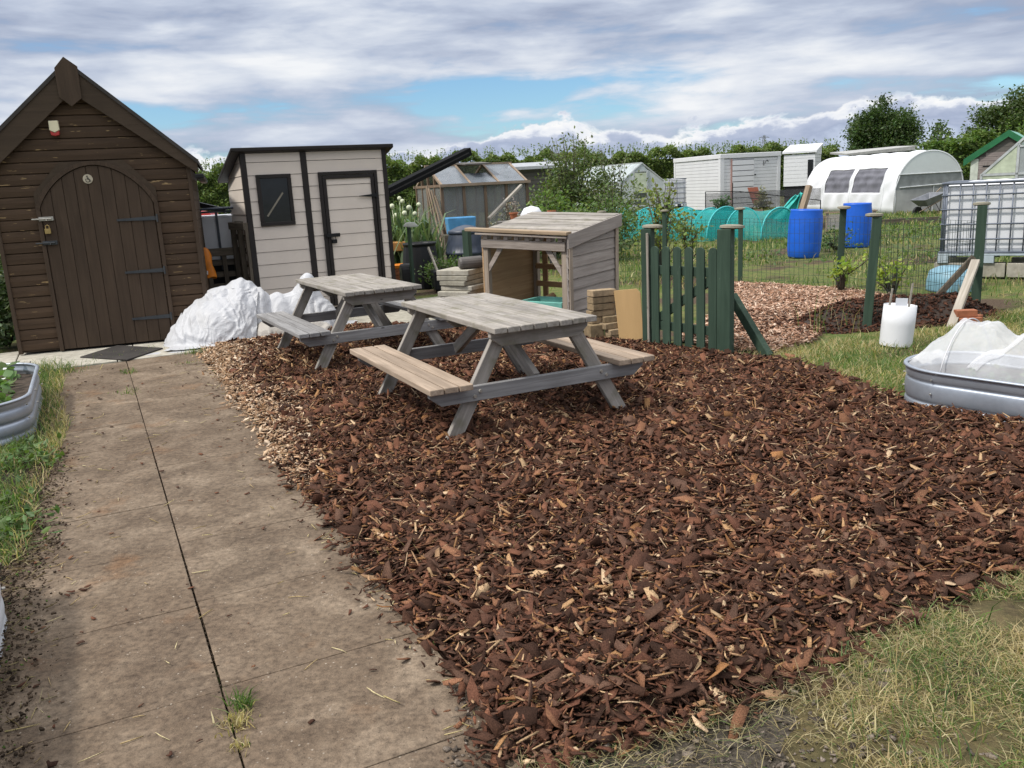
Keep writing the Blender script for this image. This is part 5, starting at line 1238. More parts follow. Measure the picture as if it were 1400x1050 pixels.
dk_ = MB(); dk_.tube([(2.12,-.02,2.14),(2.12,-.02,1.92),(2.24,-.02,2.12),(2.30,-.02,2.16),(2.36,-.02,2.08)], .012, 5); dk_.build('bracket', BLACK, cs)

# ================================================================== white shed above a black block
wsd = thing('white_shed', 'small white shed with a sloping roof left of the polytunnel', 'shed', (14.85, 46.0, 0), -.45)
w = MB()
for k in range(8): w.box(0, 1.55, 0, .03, .84+k*.20, .84+k*.20+.19)
for k in range(8): w.box(1.52, 1.55, .03, 2.9, .84+k*.20, .84+k*.20+.19)
w.box(0, .03, .03, 2.9, .84, 2.4); w.box(.03,1.52,2.87,2.9,.84,2.5); w.build('wall', WHITE_P, wsd)
w2 = MB(); w2.add([(1.56,0,2.42),(1.56,2.9,2.42),(1.56,2.9,2.95),(1.56,0,2.55)], [(0,1,2,3)]); w2.build('gable_panel', WHITE_P, wsd, solid=.03)
MB().hexa([(-.08,-.08,2.50),(1.63,-.08,2.50),(1.63,3.0,2.93),(-.08,3.0,2.93),(-.08,-.08,2.60),(1.63,-.08,2.60),(1.63,3.0,3.02),(-.08,3.0,3.02)]).build('roof', WHITE, wsd)
MB().box(1.20,1.46,-.03,-.002,.95,2.15).build('doorway', DARKGLASS, wsd)
bs = MB(); bs.box(.05,1.5,.05,2.8,0,.835); bs.build('base', BLACK, wsd)  # solid black block filling the dark band below the walls

# ================================================================== polytunnel
ptn = thing('polytunnel', 'white sheeted polytunnel with two dark mesh windows and a round end', 'polytunnel', (13.5, 29.98, -.02), .175)
PWd, PL_, PH = 2.75, 6.0, 2.10; hw_ = PWd/2
def ring(v):   # v 0..1 from left foot over the crown
    t = PI*v; x = hw_-hw_*math.cos(t)*1.0; z = PH*math.sin(t)**.62
    return x, z
def cover(u, v, off=0.0):
    x, z = ring(v); y = PL_*u; bulge = .03*math.sin(u*PI*5)**2
    x += (x-hw_)/hw_*(off-.04+bulge); z += (off-.03+bulge)*math.sin(PI*v); x += .025*math.sin(u*46+v*60)*max(0, .3-v)/.3-.02*abs(math.sin(u*17-v*22))*max(0, .35-v)/.35
    return (x, y, z)
win = [(.14,.44),(.48,.76)]; vw = (.058,.215)
cv = MB(); nu, nv = 101, 121; vs = [cover(i/(nu-1), j/(nv-1)) for i in range(nu) for j in range(nv)]; fs = []; wfs = []
for i in range(nu-1):
    for j in range(nv-1):
        u, v = (i+.5)/(nu-1), (j+.5)/(nv-1); f = (i*nv+j, (i+1)*nv+j, (i+1)*nv+j+1, i*nv+j+1)
        (wfs if vw[0] < v < vw[1] and any(a < u < c for a, c in win) else fs).append(f)
cv.add(vs, fs); cv.build('cover', WHITE, ptn, smooth=True, solid=.006)
wm = MB(); wm.add([cover(i/(nu-1), j/(nv-1), -.02+.012*math.sin(j*1.1)) for i in range(nu) for j in range(nv)], wfs); wm.build('mesh_window', plain('window_mesh', (.14,.14,.165), .6, var=.3, vs=3), ptn, smooth=True)
for k in (0, .11, .46, .79, 1): MB().tube([cover(k, j/40, .0) for j in range(41)], .024, 8).build('hoop', WHITE_P, ptn, smooth=True)
ed_ = [ring(j/40) for j in range(41)]
def gpoly(z0, z1):
    L_ = [(x, z) for x, z in ed_ if z0 <= z <= z1]; lft = [p for p in L_ if p[0] < hw_]; rgt = [p for p in L_ if p[0] >= hw_]
    def xat(z):
        for (xa, za), (xb, zb) in zip(ed_[:21], ed_[1:21]):
            if za <= z <= zb: return xa+(xb-xa)*(z-za)/(zb-za+1e-9)
        return hw_
    a, c = xat(z0), (xat(z1) if z1 < PH else None)
    poly = [(a, z0), (2*hw_-a, z0)] + sorted(rgt, key=lambda p: p[1]) + ([(2*hw_-c, z1), (c, z1)] if c is not None else []) + sorted(lft, key=lambda p: -p[1])
    return poly
GBL = plain('grey_gable', (.58,.61,.61), .6, var=.04)
MB().prism_xz(gpoly(1.32, 5), -.012, .0).build('end_cap', GBL, ptn)
MB().prism_xz(gpoly(.0, .80), -.012, .0).build('end_skirt', plain('clear_skirt', (.38,.385,.38), .45, var=.25, vs=2), ptn)
MB().prism_xz(gpoly(.80, 1.32), -.010, .002).build('end_mesh', plain('end_mesh_grey', (.22,.235,.235), .6, var=.35, vs=3), ptn)
eb = MB(); eb.tube([(.2,-.03,.88),(2.5,-.05,.95)], .022, 6); eb.tube([(1.5,-.03,0),(1.5,-.03,.9)], .02, 6); eb.tube([(.17,-.02,1.32),(2.58,-.02,1.32)], .02, 6); eb.build('end_bars', ALU, ptn)

# ---- wheelbarrow -------------------------------------------------------------
wb = thing('wheelbarrow', 'grey wheelbarrow tipped up against the round end of the polytunnel', 'wheelbarrow', (14.25, 29.0, .30), .3, None, rot=(0,-.25,.35))
tr_ = MB(); tr_.add([(-.25,-.2,0),(.25,-.22,0),(.25,.22,0),(-.25,.2,0),(-.45,-.32,.28),(.45,-.34,.28),(.45,.34,.28),(-.45,.32,.28),(-.42,-.29,.28),(.42,-.31,.28),(.42,.31,.28),(-.42,.29,.28),(-.22,-.17,.03),(.22,-.19,.03),(.22,.19,.03),(-.22,.17,.03)],
  [(0,1,5,4),(1,2,6,5),(2,3,7,6),(3,0,4,7),(4,5,9,8),(5,6,10,9),(6,7,11,10),(7,4,8,11),(8,9,13,12),(9,10,14,13),(10,11,15,14),(11,8,12,15),(12,13,14,15),(3,2,1,0)])
tr_.build('tray', GREYP, wb, bevel=.03)
whl = MB(); whl.cyl((-.52,-.04,-.12),(-.52,.04,-.12),.19,n=24); whl.build('wheel', BLACK, wb, bevel=.02)
for s in (-1,1): h = MB(); h.tube([(-.52,s*.06,-.12),(-.1,s*.2,-.02),(.4,s*.26,.1),(.9,s*.28,.30)], .018, 8); h.build('handle', W_GH, wb)
for s in (-1,1): h = MB(); h.tube([(.1,s*.2,0),(.22,s*.2,-.3),(.34,s*.2,.05)], .014, 6); h.build('leg', BLACK, wb)

# ================================================================== sheds at the far right
fl = thing('flat_roof_shed', 'low dark shed with a long grey flat roof behind the polytunnel', 'shed', (22.9, 58.0, 0), -.02)
MB().box(.4,4.3,.3,3,0,2.4).build('wall', plain('mauve_boards', (.075,.06,.07), .8), fl)
MB().hexa([(0,0,2.42),(4.6,0,2.55),(4.6,3.2,2.75),(0,3.2,2.62),(0,0,2.54),(4.6,0,2.82),(4.6,3.2,2.92),(0,3.2,2.74)]).build('roof', plain('grey_board', (.36,.36,.35), .8), fl)
gs = thing('green_roofed_shed', 'weathered board shed with a bright green roof edge at the far right', 'shed', (13.85, 26.0, 0), -.60)
w = MB(); w.prism_xz([(.12,0),(1.95,0),(1.95,1.66),(1.03,2.30),(.12,1.66)], 0, .04); w.build('front_wall', W_FAR, gs)
w = MB()
for k in range(15): w.box(.30, 1.9, -.012, -.001, .05+k*.12, .05+k*.12+.112) if .05+k*.12 < 1.55 else w.box(1.03-(2.25-(.05+k*.12+.112))*1.35, 1.03+(2.25-(.05+k*.12+.112))*1.35, -.012, -.001, .05+k*.12, .05+k*.12+.112)
w.build('boards', wood('pinkish_grey_boards', (.17,.14,.135), (.36,.31,.295)), gs)
MB().box(.10,.30,-.02,3,0,1.68).build('corner_board', plain('pale_corner', (.50,.53,.47), .7), gs)
MB().prism_xz([(.42,.1),(1.6,.1),(1.6,1.58),(.42,1.58)], -.03, -.013).build('door', wood('greenroof_door', (.17,.14,.13), (.34,.30,.28), axis='z'), gs)
hgs = MB(); hgs.box(.42,.62,-.04,-.031,1.44,1.48); hgs.build('hinge', BLACK, gs)
for s in (-1, 1):
    e = 1.12; r = MB(); x1 = 1.03+s*e; zb = 2.42-e*.68
    q = [(1.03,-.06,2.42),(x1,-.06,zb),(x1,3.2,zb),(1.03,3.2,2.42)]
    if s < 0: q = q[::-1]
    r.hexa([(x,y,z-.03) for x,y,z in q]+[(x,y,z+.02) for x,y,z in q]); r.build('roof', GREENROOF, gs)
    fb = [(1.03,2.26),(x1,zb-.17),(x1,zb+.03),(1.03,2.45)] if s > 0 else [(x1,zb-.17),(1.03,2.26),(1.03,2.45),(x1,zb+.03)]
    MB().prism_xz(fb, -.09, -.062).build('barge_board', GREENM, gs)
pg = thing('glazed_lean_to', 'pale green and glass greenhouse gable behind the big caged tank', 'greenhouse', (11.00, 20.0, 0), -.56)
fz = MB()
A_, B_, Cc_ = (0,1.30), (1.05,2.32), (2.10,1.30)
for (p0, p1) in (((0,0),(0,1.30)),((.70,0),(.70,1.96)),((2.10,0),(2.10,1.30)),(A_,B_),(B_,Cc_),((0,1.30),(2.1,1.30)),((.70,1.90),(1.5,1.90)),((1.42,0),(1.42,1.96))): fz.beam((p0[0],0,p0[1]),(p1[0],0,p1[1]),.05,.05,up=(0,1,0))
for x, z in (A_, B_, Cc_): fz.beam((x,0,z),(x,2.4,z),.05,.05)
fz.build('frame', ALU, pg)
MB().prism_xz([(.03,1.33),(.67,1.33),(.67,1.92)], -.01, .01).build('green_panel', PALEG, pg)
MB().prism_xz([(.0,.02),(.67,.02),(.67,1.27),(.0,1.27)], -.01, .01).build('lower_panel', PALEG, pg)
gx = MB(); gx.prism_xz([(.73,.02),(1.40,.02),(1.40,1.88),(.73,1.88)], -.006, .006); gx.prism_xz([(.73,1.94),(1.36,1.94),(1.05,2.27)], -.006, .006); gx.prism_xz([(1.45,.02),(2.08,.02),(2.08,1.28),(1.45,1.88)], -.006, .006); gx.build('glass', glassy('gable_glass', (.33,.36,.37), .7, .2), pg)
gy = MB()
for (p, q) in ((A_, B_), (Cc_, B_)): gy.add([(p[0],0,p[1]),(p[0],2.4,p[1]),(q[0],2.4,q[1]),(q[0],0,q[1])], [(0,1,2,3)])
gy.build('roof_glass', glassy('lean_to_roof', (.40,.43,.44), .7, .3), pg, solid=.008)

# ================================================================== odds and ends in the plots
ch = thing('reclining_chair', 'reddish brown reclining garden chair beside the white steel store', 'chair', (10.55, 35.6, 0), .5)
sb_ = MB(); sb_.hexa([(-.27,.10,.38),(.27,.10,.38),(.27,.14,.40),(-.27,.14,.40),(-.27,.42,1.05),(.27,.42,1.05),(.27,.46,1.05),(-.27,.46,1.05)]); sb_.build('backrest', RUST, ch)
MB().box(-.27,.27,-.42,.10,.36,.40).build('seat', RUST, ch)
for s in (-1,1):
    h = MB(); h.tube([(s*.30,-.45,.02),(s*.30,.0,.36),(s*.30,.35,.02)], .016, 8); h.tube([(s*.30,-.45,.36),(s*.30,.45,.36)], .016, 8); h.build('leg', BLACK, ch)
    h = MB(); h.tube([(s*.30,-.30,.36),(s*.30,-.30,.60),(s*.30,.28,.62)], .018, 8); h.build('armrest', BLACK, ch)
lp = plank('leaning_log', (8.35, 24.6, .0), (8.78, 24.9, 1.18), .15, .14, W_GH, None); tag(lp, 'thick bleached log leaning upright left of the polytunnel', 'log')
cl = MB(); CA, CB, CT = np.array((7.72,25.3,.30)), np.array((8.42,25.1,.12)), np.array((8.62,25.0,1.02))
cl.grid(lambda u, v: tuple((CA*(1-u)+CB*u)*(1-v)+(CT+np.array((-.16*(1-u),0,-.1*(1-u))))*v+np.array((.03*math.sin(u*15+v*4), .07*math.sin(u*11), .03*math.sin(u*9+v*8)))), 24, 18)
tag(cl.build('teal_cloth', plain('teal_cloth', (.04,.42,.38), .6), smooth=True, solid=.01), 'bright teal cloth bunched left of the leaning log', 'cloth')
lowf = thing('low_net_frame', 'low timber bed frame with fine netting in front of the polytunnel', 'bed frame', (8.55, 22.9, 0), -.1)
for x in (0,1.2): MB().box(x,x+.06,0,.06,0,.52).build('leg', W_GH, lowf)
MB().box(0,1.26,-.02,0,.05,.46).build('netting', netmat('frame_net', (.5,.5,.5), .35), lowf)
MB().box(-.05,1.3,-.03,.03,.48,.51).build('top_rail', W_GH, lowf)
for k, (x0, x1, y, z1, lb) in enumerate([(7.2,10.6,26.8,.22,'long pale timber edging behind the teal tunnels'),(9.0,15.5,24.6,.14,'long dark timber edging of the bed in front of the polytunnel'),(5.6,9.6,32.0,.30,'pale board edging the bed before the white steel store')]):
    tag(MB().box(x0,x1,y,y+.06,-.05,z1).build('bed_edging', W_GH if k != 1 else W_PALLET), lb, 'edging')
nf = thing('net_rail', 'low dark netting strung on a rail before the white steel store', 'netting', (7.7, 33.0, 0), -.15)
MB().box(0,4.2,-.006,.006,.35,.95).build('net', netmat('grey_net', (.10,.10,.11), .35), nf)
r_ = MB(); r_.tube([(0,0,1.02),(1.2,0,.98),(4.2,0,.50)], .015, 6); r_.build('rail', BLACK, nf)
for x, h in ((0,1.02),(1.0,1.3),(4.2,.5)): MB().beam((x,0,0),(x,0,h),.03,.03,up=(0,1,0)).build('stake', BLACK, nf)
# pylon far off with its wires
py = thing('pylon', 'thin steel lattice pylon far beyond the white steel store', 'pylon', (120.0, 400.0, 0), .3)
pm = MB()
for s in (-1,1):
    for q in (-1,1): pm.beam((s*2.0,q*2.0,0),(s*.35,q*.35,17.8),.16,.16,up=(0,1,0))
for k in range(9):
    z0, z1 = k*2.0, (k+1)*2.0; w0, w1 = 2.0-1.65*z0/17.8, 2.0-1.65*z1/17.8
    for q in (-1,1): pm.beam((-w0,q*w0,z0),(w1,q*w1,z1),.10,.10,up=(0,1,0)); pm.beam((w0,q*w0,z0),(-w1,q*w1,z1),.10,.10,up=(0,1,0))
pm.build('lattice', plain('pylon_steel', (.25,.27,.30), .6), py)
pa = MB()
for z, L in ((12.5,3.0),(15.0,3.6),(17.0,2.6)): pa.beam((-L,0,z),(L,0,z),.22,.22); pa.beam((-L,0,z),(0,0,z+1),.1,.1); pa.beam((L,0,z),(0,0,z+1),.1,.1)
pa.build('cross_arms', plain('pylon_arm', (.25,.27,.30), .6), py)
# ================================================================== foliage
def leaves(name, P, S, col, parent=None, aspect=.55, up=.3, fold=.25, mat=None):
    n = len(P); a = rng.normal(0, 1, (n, 3)); a[:, 2] *= .7; a /= np.linalg.norm(a, axis=1)[:, None]
    nr = rng.normal(0, 1, (n, 3)); nr[:, 2] += up*3; b = np.cross(a, nr); b /= np.linalg.norm(b, axis=1)[:, None]+1e-9; c = np.cross(a, b)
    L = S[:, None]; V = np.zeros((n, 6, 3))
    V[:, 0] = P-a*L*.5; V[:, 1] = P+b*L*aspect*.5-a*L*.05+c*L*fold*.3; V[:, 2] = P+a*L*.22*1+b*L*aspect*.40+c*L*fold*.25; V[:, 3] = P+a*L*.55; V[:, 4] = P+a*L*.22-b*L*aspect*.40+c*L*fold*.25; V[:, 5] = P-b*L*aspect*.5-a*L*.05+c*L*fold*.3
    F = (np.arange(n)[:, None, None]*6+np.array([(0,1,2,3),(0,3,4,5)])[None]).reshape(-1, 4)
    return mesh_np(name, V.reshape(-1, 3), F, mat or LEAF, np.repeat(col, 6, 0), parent)
def tint(n, base, var=.3, hue=.15):
    c = np.array(base)[None]*rng.uniform(1-var, 1+var, (n, 1)); c[:, 0] *= rng.uniform(1-hue, 1+hue*1.6, n); return c
def clumps(cen, rad, nc, per, cr, squash=.8, hollow=.45):
    """leaf positions in many small clumps spread through an uneven ellipsoid"""
    cen = np.array(cen); rad = np.array(rad, float)
    d = rng.normal(0, 1, (nc, 3)); d /= np.linalg.norm(d, axis=1)[:, None]; r = rng.uniform(hollow, 1, nc)**.6
    lump = 1+.22*np.sin(d[:, 0]*5+1)*np.sin(d[:, 1]*4+2)+.16*np.sin(d[:, 2]*7+d[:, 0]*6)
    cc = cen+d*(r*lump)[:, None]*rad; shade = rng.uniform(.75, 1.25, nc)
    P = np.repeat(cc, per, 0)+rng.normal(0, 1, (nc*per, 3))*np.array([cr, cr, cr*squash]); return P, np.repeat(shade, per), cc
def tree(name, label, x, y, H, R, base, trunk_h, nc, per, leaf, cr, group=None, cat='tree', z0=0.0, sq=1.0, extra=None):
    t = thing(name, label, cat, (x, y, z0), rng.uniform(0, 6), group)
    cz = trunk_h+(H-trunk_h)*.5; P, sh_, cc = clumps((0,0,cz), (R,R*sq,(H-trunk_h)*.5), nc, per, cr)
    if extra is not None:
        P2, s2_, c2 = extra; P = np.concatenate([P, P2]); sh_ = np.concatenate([sh_, s2_]); cc = np.concatenate([cc, c2])
    k = P[:, 2] > .1; P, sh_ = P[k], sh_[k]
    leaves('crown', P, rng.uniform(leaf*.6, leaf*1.4, len(P)), tint(len(P), base)*sh_[:, None], t)
    b = MB(); r0 = max(.02, H*.018); b.tube([(0,0,-.1),(.04*H*.1,0,trunk_h*.6),(0,.02,trunk_h),(0,0,H*.75)], [r0*1.3,r0,r0*.8,r0*.25], 10); b.build('trunk', BARK, t, smooth=True)
    lb = MB()
    for q in cc[::max(1, len(cc)//26)]:
        m_ = Vector((q[0]*.45, q[1]*.45, trunk_h*.8+(q[2]-trunk_h*.8)*.55)); lb.tube([(0,0,min(trunk_h, q[2]*.6)), m_, tuple(q)], [r0*.45, r0*.28, r0*.08], 6)
    lb.build('limbs', BARK, t, smooth=True); return t
# long clipped hedge along the far side, ragged with upright shoots
def hedge(name, label, pts, H, T, n, leaf, base, shoots):
    t = thing(name, label, 'hedge', (0,0,0)); pts = np.array(pts, float)
    seg = np.hypot(*np.diff(pts[:, :2], axis=0).T); cum = np.concatenate([[0], np.cumsum(seg)]); s = rng.uniform(0, cum[-1], n)
    x = np.interp(s, cum, pts[:, 0]); y = np.interp(s, cum, pts[:, 1]); h = np.interp(s, cum, pts[:, 2])
    h = h*(1+.05*np.sin(s*.9)+.05*np.sin(s*2.3+1)+.04*np.sin(s*5.1))
    u = rng.random(n); top = u < .42
    z = np.where(top, h*rng.uniform(.86, 1.02, n), h*rng.uniform(.05, 1, n)**.8); off = np.where(top, rng.uniform(-T, T, n), -T*(1+.25*np.sin(s*3)*np.sin(z*4))+rng.normal(0, .12, n))
    P = np.column_stack([x, y+off, z]); cl_ = np.floor(s*2.2)+np.floor(z*2.6)*977; shd = .84+.34*np.modf(np.abs(np.sin(cl_*12.9898)*43758.5))[0]
    m = shoots; s2 = rng.uniform(0, cum[-1], m); hx_ = np.interp(s2, cum, pts[:, 2]); k = rng.integers(6, 12, m)
    sp_ = np.repeat(np.arange(m), k); L = rng.uniform(.25, .85, m)[sp_]; v = rng.random(len(sp_))
    lean = rng.normal(0, .18, (m, 2))[sp_]
    P2 = np.column_stack([np.interp(s2, cum, pts[:, 0])[sp_]+lean[:, 0]*v*L, np.interp(s2, cum, pts[:, 1])[sp_]+rng.uniform(-T, T, m)[sp_]+lean[:, 1]*v, hx_[sp_]*.97+v*L])
    A = np.concatenate([P, P2]); c = tint(len(A), base)*np.concatenate([shd, np.full(len(P2), 1.15)])[:, None]
    leaves('foliage', A, np.concatenate([rng.uniform(leaf*.6, leaf*1.4, n), rng.uniform(leaf*.5, leaf*.9, len(P2))]), c, t)
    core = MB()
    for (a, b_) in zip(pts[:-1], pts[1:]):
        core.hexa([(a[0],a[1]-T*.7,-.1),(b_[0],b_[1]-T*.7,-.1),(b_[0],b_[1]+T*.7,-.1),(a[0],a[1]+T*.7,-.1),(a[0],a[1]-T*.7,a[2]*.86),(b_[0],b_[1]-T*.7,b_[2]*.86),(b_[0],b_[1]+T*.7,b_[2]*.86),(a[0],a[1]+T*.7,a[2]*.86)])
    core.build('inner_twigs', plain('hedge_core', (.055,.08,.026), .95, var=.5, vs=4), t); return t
hedge('hedge', 'long tall hedge with ragged shoots along the far side of the plots', [(-60,60,3.7),(-30,60,3.75),(-20,60,3.9),(-8,60,3.8),(-3,60,3.7),(2,60,3.6),(6,60,3.45),(10,60,3.35),(14,61,3.3),(20,62,3.2),(24,63,3.1)], 4, .9, 110000, .17, (.115,.17,.045), 1500)
hedge('hedge', 'brighter green bushy hedge between the round trees at far right', [(24.0,50,2.5),(26,49,2.9),(28,48,2.9),(31,47,2.6),(36,46,2.6),(46,46,2.8)], 3, .9, 20000, .20, (.10,.165,.04), 260)
tree('round_tree', 'round dark green tree standing behind the flat roofed shed', 34.9, 80, 6.6, 2.75, (.050,.088,.026), 1.6, 200, 130, .24, .42, 'trees on the skyline')
tree('round_tree', 'large dark tree behind the green roofed shed at the right edge', 35.6, 60, 5.7, 2.9, (.055,.090,.024), .8, 240, 130, .20, .36, 'trees on the skyline')
tree('sapling', 'thin young tree between the two round trees on the skyline', 35.1, 70, 5.2, .75, (.06,.10,.032), 1.4, 34, 26, .24, .22, 'trees on the skyline')
tree('sapling', 'low wispy tree at the left of the large dark right hand tree', 30.2, 60, 3.7, 1.0, (.040,.065,.022), 1.2, 26, 26, .22, .24, 'trees on the skyline')
# shrubs in the middle of the plots
def shrub(name, label, x, y, H, R, base, nc, per, leaf, cr, shoots=0, cat='shrub', stems=9, z0=0.0, sq=1.0, group=None, hollow=.25, sh_h=.6):
    t = thing(name, label, cat, (x, y, z0), 0, group); P, s_, cc = clumps((0,0,H*.52), (R,R*sq,H*.48), nc, per, cr, .8, hollow)
    st_ = MB()
    for k in range(shoots):
        a = rng.uniform(0, 6.28); bx_, by_ = R*.75*rng.random()*math.cos(a), R*.75*sq*rng.random()*math.sin(a); L = rng.uniform(.3, 1)*sh_h; lx, ly = rng.normal(0, .16, 2)
        p0, p1 = Vector((bx_*.5, by_*.5, H*.5)), Vector((bx_+lx, by_+ly, H*.92+L)); st_.tube([p0, (p0+p1)/2+Vector((.03,0,0)), p1], [.012,.009,.004], 5)
        m_ = 26; v = rng.random(m_); Q = np.array([p0])*(1-v[:, None])+np.array([p1])*v[:, None]+rng.normal(0, .05, (m_, 3)); P = np.concatenate([P, Q]); s_ = np.concatenate([s_, np.full(m_, rng.uniform(.8, 1.2))])
    k = P[:, 2] > .02; P, s_ = P[k], s_[k]
    leaves('foliage', P, rng.uniform(leaf*.6, leaf*1.4, len(P)), tint(len(P), base)*s_[:, None], t)
    for q in cc[rng.choice(len(cc), min(stems*2, len(cc)), replace=False)]: st_.tube([(q[0]*.15,q[1]*.15,0),(q[0]*.5,q[1]*.5,q[2]*.6),tuple(q)], [.016,.012,.005], 5)
    st_.build('stems', BARK, t, smooth=True); return t
shrub('tall_shrub', 'tall loose shrub with thin shoots rising against the cloud behind the log store', 1.75, 22.0, 2.35, .95, (.10,.14,.048), 130, 42, .085, .17, 26, sh_h=.62)
shrub('fruit_bush', 'airy green bush right of the tall shrub, before the aluminium greenhouse', 2.85, 22.6, 2.0, .75, (.11,.145,.06), 70, 36, .08, .18, 14)
shrub('fruit_bush', 'broad leafy green bush below the tall shrub, behind the potting table', 1.05, 19.6, 1.25, .85, (.11,.18,.042), 75, 40, .085, .15, 4)
shrub('fruit_bush', 'dense green bush behind the low post at the back of the log store', 2.1, 18.2, 1.15, .75, (.10,.16,.05), 70, 40, .075, .14, 6)
shrub('apple_tree', 'small yellow green apple tree with upright branches behind the gate', 2.66, 14.6, 1.55, .38, (.15,.20,.05), 24, 24, .075, .10, 10, cat='tree', hollow=.1, sh_h=.15)
shrub('apple_tree', 'low spreading apple branches in front of the teal tunnel', 3.45, 16.2, 1.0, .40, (.14,.19,.055), 16, 20, .075, .10, 3, cat='tree', hollow=.1, sh_h=.12)
shrub('flowering_plant', 'pinkish grey flowering plant in front of the timber greenhouse', .12, 17.4, 1.25, .34, (.24,.22,.20), 26, 26, .055, .08, 6, cat='plant', sh_h=.25)
shrub('bramble', 'leafy green weeds around the open topped black compost bin', -1.10, 14.45, .42, .34, (.075,.125,.035), 30, 26, .055, .08, 5, cat='plant', sh_h=.2)
shrub('bramble', 'weeds under the lidded compost bin next to the slab stack', -.95, 15.9, .30, .30, (.065,.115,.03), 30, 30, .055, .08, 3, cat='plant', sh_h=.15)
shrub('currant_bush', 'yellow leaved young plant in front of the big caged tank', 5.0, 11.0, .40, .24, (.22,.30,.045), 13, 18, .06, .06, 1, cat='plant', sh_h=.1)
shrub('currant_bush', 'yellow leaved young plant beside the green post near the tree tube', 4.45, 11.3, .46, .16, (.20,.28,.045), 9, 18, .06, .05, 1, cat='plant', sh_h=.12)
shrub('currant_bush', 'small dark green plant between the two blue drums', 6.75, 17.5, .5, .28, (.06,.11,.035), 18, 22, .06, .08, 0, cat='plant')
shrub('laurel', 'dark leafy shrub in the shade left of the brown shed', -6.35, 10.6, 1.05, .55, (.055,.09,.034), 60, 34, .075, .12, 4)
shrub('laurel', 'tall dark shrub farther back behind the left side of the brown shed', -7.6, 12.5, 1.7, .9, (.045,.08,.03), 80, 34, .085, .16, 4)
shrub('hazel', 'yellowish potted conifer in front of the white steel store door', 9.9, 33.2, .95, .24, (.16,.17,.06), 18, 22, .10, .10, 3, cat='plant', sh_h=.2)
shrub('kale', 'dark kale like plant before the left corner of the white steel store', 8.15, 32.2, .75, .35, (.05,.10,.045), 18, 22, .12, .12, 2, cat='plant', sh_h=.2)
# strap leaved clump with white globe flowers behind the beige shed
gp_ = thing('globe_flower_clump', 'tall strappy green clump with white globe flowers right of the beige shed', 'plant', (-1.98, 16.9, 0))
n = 900; P0 = np.column_stack([rng.normal(0, .27, n), rng.normal(0, .35, n)]); dist0 = np.hypot(*P0.T); ang = rng.uniform(0, 6.28, n); Hh = rng.uniform(.7, 1.65, n)
V = np.zeros((n, 8, 3)); w = rng.uniform(.016, .040, n); le = np.stack([np.cos(ang), np.sin(ang)], 1)*(Hh*rng.uniform(.1, .45, n))[:, None]; sd_ = np.stack([-np.sin(ang), np.cos(ang)], 1)*w[:, None]
for i, t in enumerate((0, .4, .75, 1)):
    cx_ = P0+le*t*t; zz = Hh*(t-.25*t*t*rng.uniform(.2, 1.6, n)); ww = (1, 1, .8, .1)[i]
    V[:, 2*i, :2] = cx_-sd_*ww; V[:, 2*i+1, :2] = cx_+sd_*ww; V[:, 2*i, 2] = zz; V[:, 2*i+1, 2] = zz
F = (np.arange(n)[:, None, None]*8+np.array([(0,1,3,2),(2,3,5,4),(4,5,7,6)])[None]).reshape(-1, 4)
mesh_np('leaves', V.reshape(-1, 3), F, LEAF, np.repeat(tint(n, (.12,.185,.10)), 8, 0), gp_)
GLOBE = plain('globe_flower', (.55,.58,.42), .8, var=.25, vs=30, bmp=.8, bscale=120)
for (x, y, z, r) in [(-.12,-.3,1.36,.05),(-.05,-.35,1.18,.055),(.08,-.25,1.44,.045),(.20,-.3,1.32,.05),(.30,-.3,1.20,.045),(.12,-.4,1.22,.05),(.38,-.2,1.36,.045),(.02,-.2,1.50,.04)]:
    f_ = MB(); f_.lathe([(0.001,z-r)]+[(r*math.cos(a), z+r*math.sin(a)) for a in [-1.2+.3*k for k in range(9)]]+[(0.001,z+r)], 14, x, y); f_.tube([(x*.5,y*.5,0),(x*.85,y*.85,z*.6),(x,y,z-r*.7)], .005, 5); f_.build('flower', GLOBE, gp_, smooth=True)
# plants in the metal beds
def bedplants(name, label, parent_pos, n, hmax, base, leaf, fr, rngs, flowers=0):
    t = thing(name, label, 'plants', (0,0,0)); A = rng.uniform(rngs[0], rngs[1], n); B = rng.uniform(rngs[2], rngs[3], n)
    q = np.array([fr(a, b) for a, b in zip(A, B)]); z = .19+rng.random(n)**1.4*hmax
    leaves('foliage', np.column_stack([q, z]), rng.uniform(leaf*.6, leaf*1.4, n), tint(n, base, .35), t, .8, .9)
    if flowers:
        A = rng.uniform(rngs[0], rngs[1], flowers); B = rng.uniform(rngs[2], rngs[3], flowers); q = np.array([fr(a, b) for a, b in zip(A, B)])
        leaves('flowers', np.column_stack([q, .2+hmax+rng.random(flowers)*.05]), np.full(flowers, .035), np.full((flowers, 3), .75), t, 1.0, 1.5)
    return t
tag(bedplants('strawberry_plants', 'leafy strawberry like plants with white flowers filling the left oval bed', None, 620, .16, (.10,.17,.055), .085, frP, (7.0,8.65,-1.5,-.72), 20), cat='plants')
tag(bedplants('dark_leaf_plants', 'broad dark green leaves hanging over the lower left bed', None, 60, .38, (.045,.10,.045), .15, frP, (3.55,4.02,-.95,-.66)), cat='plants')
tag(bedplants('seedlings', 'low green seedlings under the white netting', None, 260, .07, (.14,.18,.09), .05, frR, (-2.7,-.9,5.62,6.1)), cat='plants')
